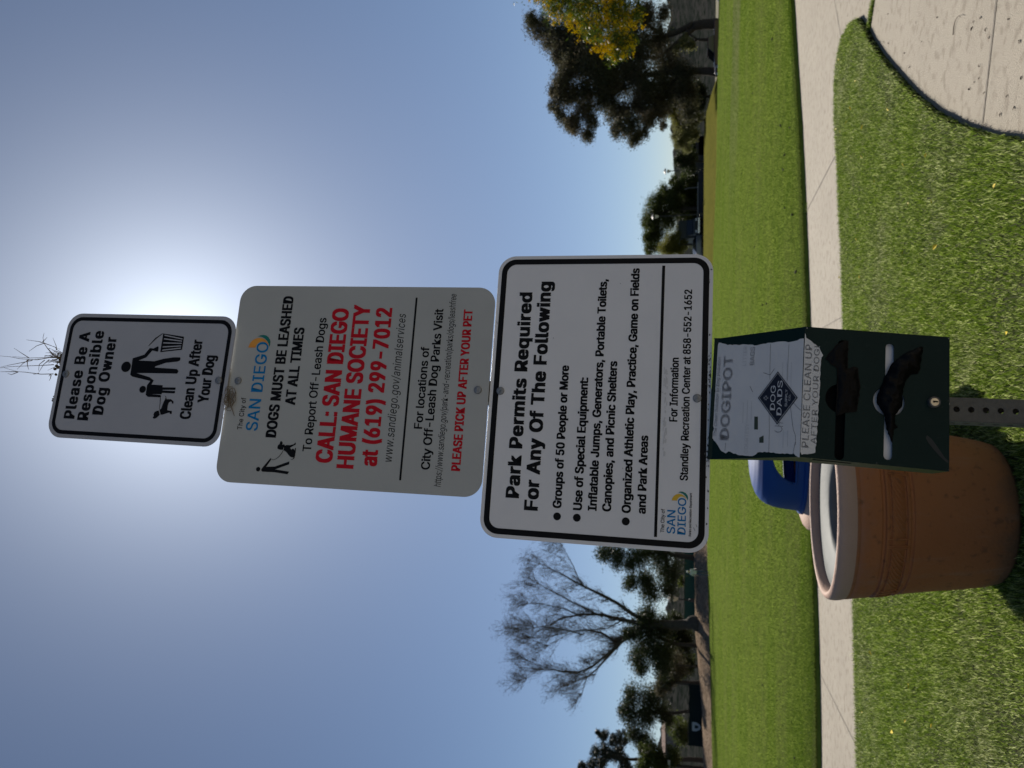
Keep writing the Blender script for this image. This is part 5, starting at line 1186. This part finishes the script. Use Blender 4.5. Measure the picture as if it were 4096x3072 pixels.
# vehicles
M_TYRE = mat('tyre', (0.015, 0.015, 0.016), 0.9); M_HUB = mat('hub', (0.4, 0.4, 0.42), 0.35, metal=.8); M_WIN = mat('car_glass', (0.015, 0.018, 0.02), 0.08, spec=.8); M_CHR = mat('chrome', (0.6, 0.6, 0.62), 0.2, metal=1)
def wheel(root, x, y, r=.33, w=.22):
    mb = MB(); mb.lathe([(r * .6, -w / 2), (r * .95, -w / 2), (r, -w * .3), (r, w * .3), (r * .95, w / 2), (r * .6, w / 2)], n=24); mb.v = [(x + a, y + c, r + b) for a, b, c in mb.v]; o = mb.build('wheel', M_TYRE, root, smooth=True, auto=30)
    mb = MB(); mb.lathe([(0, -w * .42), (r * .6, -w * .38), (r * .62, -w / 2)], n=20); mb.lathe([(0, w * .42), (r * .6, w * .38), (r * .62, w / 2)], n=20); mb.v = [(x + a, y + c, r + b) for a, b, c in mb.v]; mb.build('rim', M_HUB, o)
def car(x, y, rz, paint, label, prof, cab, L_=4.6, w=1.8, gz=None):
    gz = ground_at(x, y) if gz is None else gz
    root = thing('parked_car', (x, y, gz), label, 'car', 'vehicles parked beyond the field'); root.rotation_euler = (0, 0, rz)
    mb = MB(); mb.prism(prof, -w / 2, w / 2); mb.build('body', paint, root, bevel=.06)
    mb = MB(); n = len(cab); mb.prism(cab, -w / 2 + .12, w / 2 - .12); mb.build('cabin_glass', M_WIN, root, bevel=.04)
    zt = max(c[1] for c in cab); xs_ = [c[0] for c in cab if c[1] > zt - .01]
    mb = MB(); mb.box(((min(xs_) + max(xs_)) / 2, 0, zt + .02), (max(xs_) - min(xs_) + .06, w - .2, .06)); mb.build('roof', paint, root, bevel=.025)
    for sx in (-1, 1):
        for sy in (-1, 1): wheel(root, sx * L_ * .31, sy * (w / 2 - .12))
    for sy in (-1, 1):
        mb = MB(); mb.box((-L_ / 2 + .02, sy * (w / 2 - .3), .78), (.08, .4, .16)); mb.build('headlight', M_LAMP, root)
        mb = MB(); mb.box((L_ / 2 - .02, sy * (w / 2 - .22), .82), (.08, .24, .2)); mb.build('tail_light', mat('tail_red', (.4, .01, .01), .3), root)
SED = [(-2.3, .35), (-2.3, .72), (-2.1, .86), (-1.0, .95), (1.6, .98), (2.25, .92), (2.3, .4), (2.1, .28), (-2.1, .28)]; SEDC = [(-1.1, .94), (-.35, 1.42), (.85, 1.42), (1.65, .97)]
PIC = [(-2.5, .45), (-2.5, .95), (-2.3, 1.05), (-1.1, 1.10), (2.5, 1.12), (2.5, .5), (2.3, .38), (-2.3, .38)]; PICC = [(-1.15, 1.09), (-.5, 1.72), (.75, 1.72), (.95, 1.1)]
M_DRED = mat('dark_red_paint', (0.10, 0.008, 0.010), 0.3, coat=.5); M_BLK = mat('black_paint', (0.012, 0.012, 0.014), 0.3, coat=.5); M_SILV = mat('silver_paint', (0.42, 0.43, 0.45), 0.3, metal=.5)
car(34.6, 75.5, .15, M_DRED, 'dark red pickup parked beside the trunks of the gum trees', PIC, PICC, 5.0, 1.9)
car(40.6, 75.5, .1, M_BLK, 'black sedan parked at the right edge of the field', SED, SEDC)
car(18.9, 101, .35, M_SILV, 'silver sedan parked by the truck on the meadow crest', SED, SEDC)
# box truck facing the camera
gz = ground_at(21.7, 101)
root = thing('box_truck', (21.7, 101, gz), 'dark box truck facing the field, with marker lamps along its roof', 'truck', 'vehicles parked beyond the field')
M_BOX = mat('dark_truck_box', (0.018, 0.026, 0.03), 0.5)
mb = MB(); mb.box((0, 2.6, 2.15), (2.5, 4.2, 2.5)); mb.build('cargo_box', M_BOX, root, bevel=.03)
mb = MB(); mb.prism([(-.1, .5), (-.1, 1.25), (.75, 1.4), (1.2, 2.2), (1.9, 2.25), (1.9, .5)], -1.05, 1.05); mb.v = [(y, x - 1.5, z) for x, y, z in mb.v]; cb = mb.build('cab', M_BOX, root, bevel=.05)
mb = MB(); mb.add([(-.9, -.78, 1.46), (.9, -.78, 1.46), (.85, -.37, 2.12), (-.85, -.37, 2.12)], [(0, 1, 2, 3)]); mb.build('windshield', M_WIN, cb)
mb = MB(); mb.box((0, -1.66, .62), (2.1, .14, .26)); mb.build('bumper', M_CHR, root, bevel=.03)
for sx in (-1, 1):
    mb = MB(); mb.box((sx * .8, -1.62, .98), (.34, .08, .2)); mb.build('headlight', M_LAMP, root)
    for y in (-.6, 3.5):
        mb = MB(); mb.lathe([(.1, -.12), (.42, -.12), (.44, 0), (.42, .12), (.1, .12)], n=20); mb.v = [(sx * .92 + c, y + a, .44 + b) for a, b, c in mb.v]; mb.build('wheel', M_TYRE, root)
for q in (-1.0, 0, 1.0): mb = MB(); mb.sphere((q, .5, 3.45), (.12, .07, .08), 10, 6); mb.build('marker_lamp', M_CHR, root)

# houses on the far slope
M_HW = mat('house_wall', (0.20, 0.155, 0.13), 0.9, (0.25, 0.195, 0.16), 1); M_HR = mat('house_roof', (0.20, 0.13, 0.10), 0.9, (0.26, 0.17, 0.13), 2)
def house(x, y, w, d, h, label, rz=0):
    gz = float(hill_z(x, y)); root = thing('hillside_house', (x, y, gz), label, 'house', 'houses on the far hillside'); root.rotation_euler = (0, 0, rz)
    mb = MB(); mb.box((0, 0, h / 2 - .5), (w, d, h + 1)); mb.build('wall', M_HW, root)
    mb = MB(); o_ = .5; mb.add([(-w / 2 - o_, -d / 2 - o_, h), (w / 2 + o_, -d / 2 - o_, h), (w / 2 + o_, d / 2 + o_, h), (-w / 2 - o_, d / 2 + o_, h), (-w / 2 + d * .3, 0, h + 1.5), (w / 2 - d * .3, 0, h + 1.5)], [(0, 1, 5, 4), (1, 2, 5), (2, 3, 4, 5), (3, 0, 4), (0, 3, 2, 1)]); mb.build('roof', M_HR, root)
    for k in range(int(w // 3)):
        mb = MB(); mb.box((-w / 2 + 1.6 + k * 3, -d / 2 - .02, h * .55), (1.2, .08, 1.1)); mb.build('window', M_WIN, root)
for a in [(176, 262, 12, 7, 2.6, 'long low pinkish house on the far hillside at the right edge', .1), (166, 255, 5, 5, 2.4, 'small pink house just left of the long low one', -.2), (155, 268, 9, 6, 2.6, 'tan house between the trunks of the gum trees', .2), (-130, 268, 13, 7, 2.8, 'grey tan house high on the far left hillside', -.3), (-158, 275, 10, 7, 2.8, 'farthest left house on the hillside behind the dark windscreen', .2)]: house(*a)

# ================================================================ THE WALKER
def walker():
    x, y = -14.1, 55.2; gz = float(lawn_z(x, y)) + .01
    J = {'pel': (0, 0, .92), 'sp': (0, -.01, 1.10), 'ch': (0, -.02, 1.28), 'nk': (0, -.03, 1.42), 'hd': (.01, -.05, 1.53), 'top': (.01, -.05, 1.62),
         'hl': (-.10, 0, .88), 'kl': (-.13, -.10, .50), 'al': (-.12, .08, .09), 'tl': (-.12, -.08, .035), 'hr': (.10, 0, .88), 'kr': (.12, -.04, .48), 'ar': (.14, .20, .12), 'tr': (.14, .06, .035),
         'sl': (-.17, -.02, 1.34), 'el': (-.25, .06, 1.08), 'wl': (-.24, -.08, .88), 'fl': (-.23, -.13, .80), 'sr': (.17, -.02, 1.34), 'er': (.26, -.04, 1.09), 'wr': (.22, -.22, .98), 'fr': (.20, -.28, .95)}
    Rd = dict(pel=.135, sp=.125, ch=.14, nk=.055, hd=.088, top=.07, hl=.085, kl=.058, al=.042, tl=.035, hr=.085, kr=.058, ar=.042, tr=.035, sl=.062, el=.042, wl=.03, fl=.032, sr=.062, er=.042, wr=.03, fr=.032)
    K = list(J); E_ = [('pel', 'sp'), ('sp', 'ch'), ('ch', 'nk'), ('nk', 'hd'), ('hd', 'top'), ('pel', 'hl'), ('hl', 'kl'), ('kl', 'al'), ('al', 'tl'), ('pel', 'hr'), ('hr', 'kr'), ('kr', 'ar'), ('ar', 'tr'), ('ch', 'sl'), ('sl', 'el'), ('el', 'wl'), ('wl', 'fl'), ('ch', 'sr'), ('sr', 'er'), ('er', 'wr'), ('wr', 'fr')]
    me = bpy.data.meshes.new('person'); me.from_pydata([J[k] for k in K], [(K.index(a), K.index(b)) for a, b in E_], [])
    o = bpy.data.objects.new('person', me); COL.objects.link(o)
    sk = o.modifiers.new('skin', 'SKIN'); 
    for i, k in enumerate(K):
        v = me.skin_vertices[0].data[i]; v.radius = (Rd[k], Rd[k]); v.use_root = (k == 'pel')
    sb = o.modifiers.new('sub', 'SUBSURF'); sb.levels = 2; sb.render_levels = 2
    dg = bpy.context.evaluated_depsgraph_get(); nm = bpy.data.meshes.new_from_object(o.evaluated_get(dg))
    o.modifiers.clear(); o.data = nm; nm.name = 'person'
    nm.materials.clear()
    for mm in (mat('skin', (0.40, 0.24, 0.17), .6), mat('pale_shirt', (0.48, 0.50, 0.50), .85), mat('blue_jeans', (0.05, 0.07, 0.12), .9), mat('dark_shoe', (0.04, 0.04, 0.045), .7)): nm.materials.append(mm)
    for p in nm.polygons:
        c = p.center; p.use_smooth = True
        p.material_index = 3 if c.z < .10 else 2 if c.z < .93 and abs(c.x) < .19 else 1 if (c.z < 1.41 and c.z > 1.06) or (c.z > .9 and abs(c.x) < .18 and c.z < 1.41) else 0
    o.location = (x, y, gz); o.rotation_euler = (0, 0, .5)
    tag(o, 'person walking at the far lawn edge in pale shirt, jeans and white cap', 'person')
    mb = MB(); mb.sphere((.01, -.05, 1.585), (.097, .104, .085), 14, 8); mb.box((.01, -.17, 1.585), (.13, .12, .015)); mb.build('cap', mat('white_cap', (.72, .72, .7), .8), o, smooth=True)
walker()
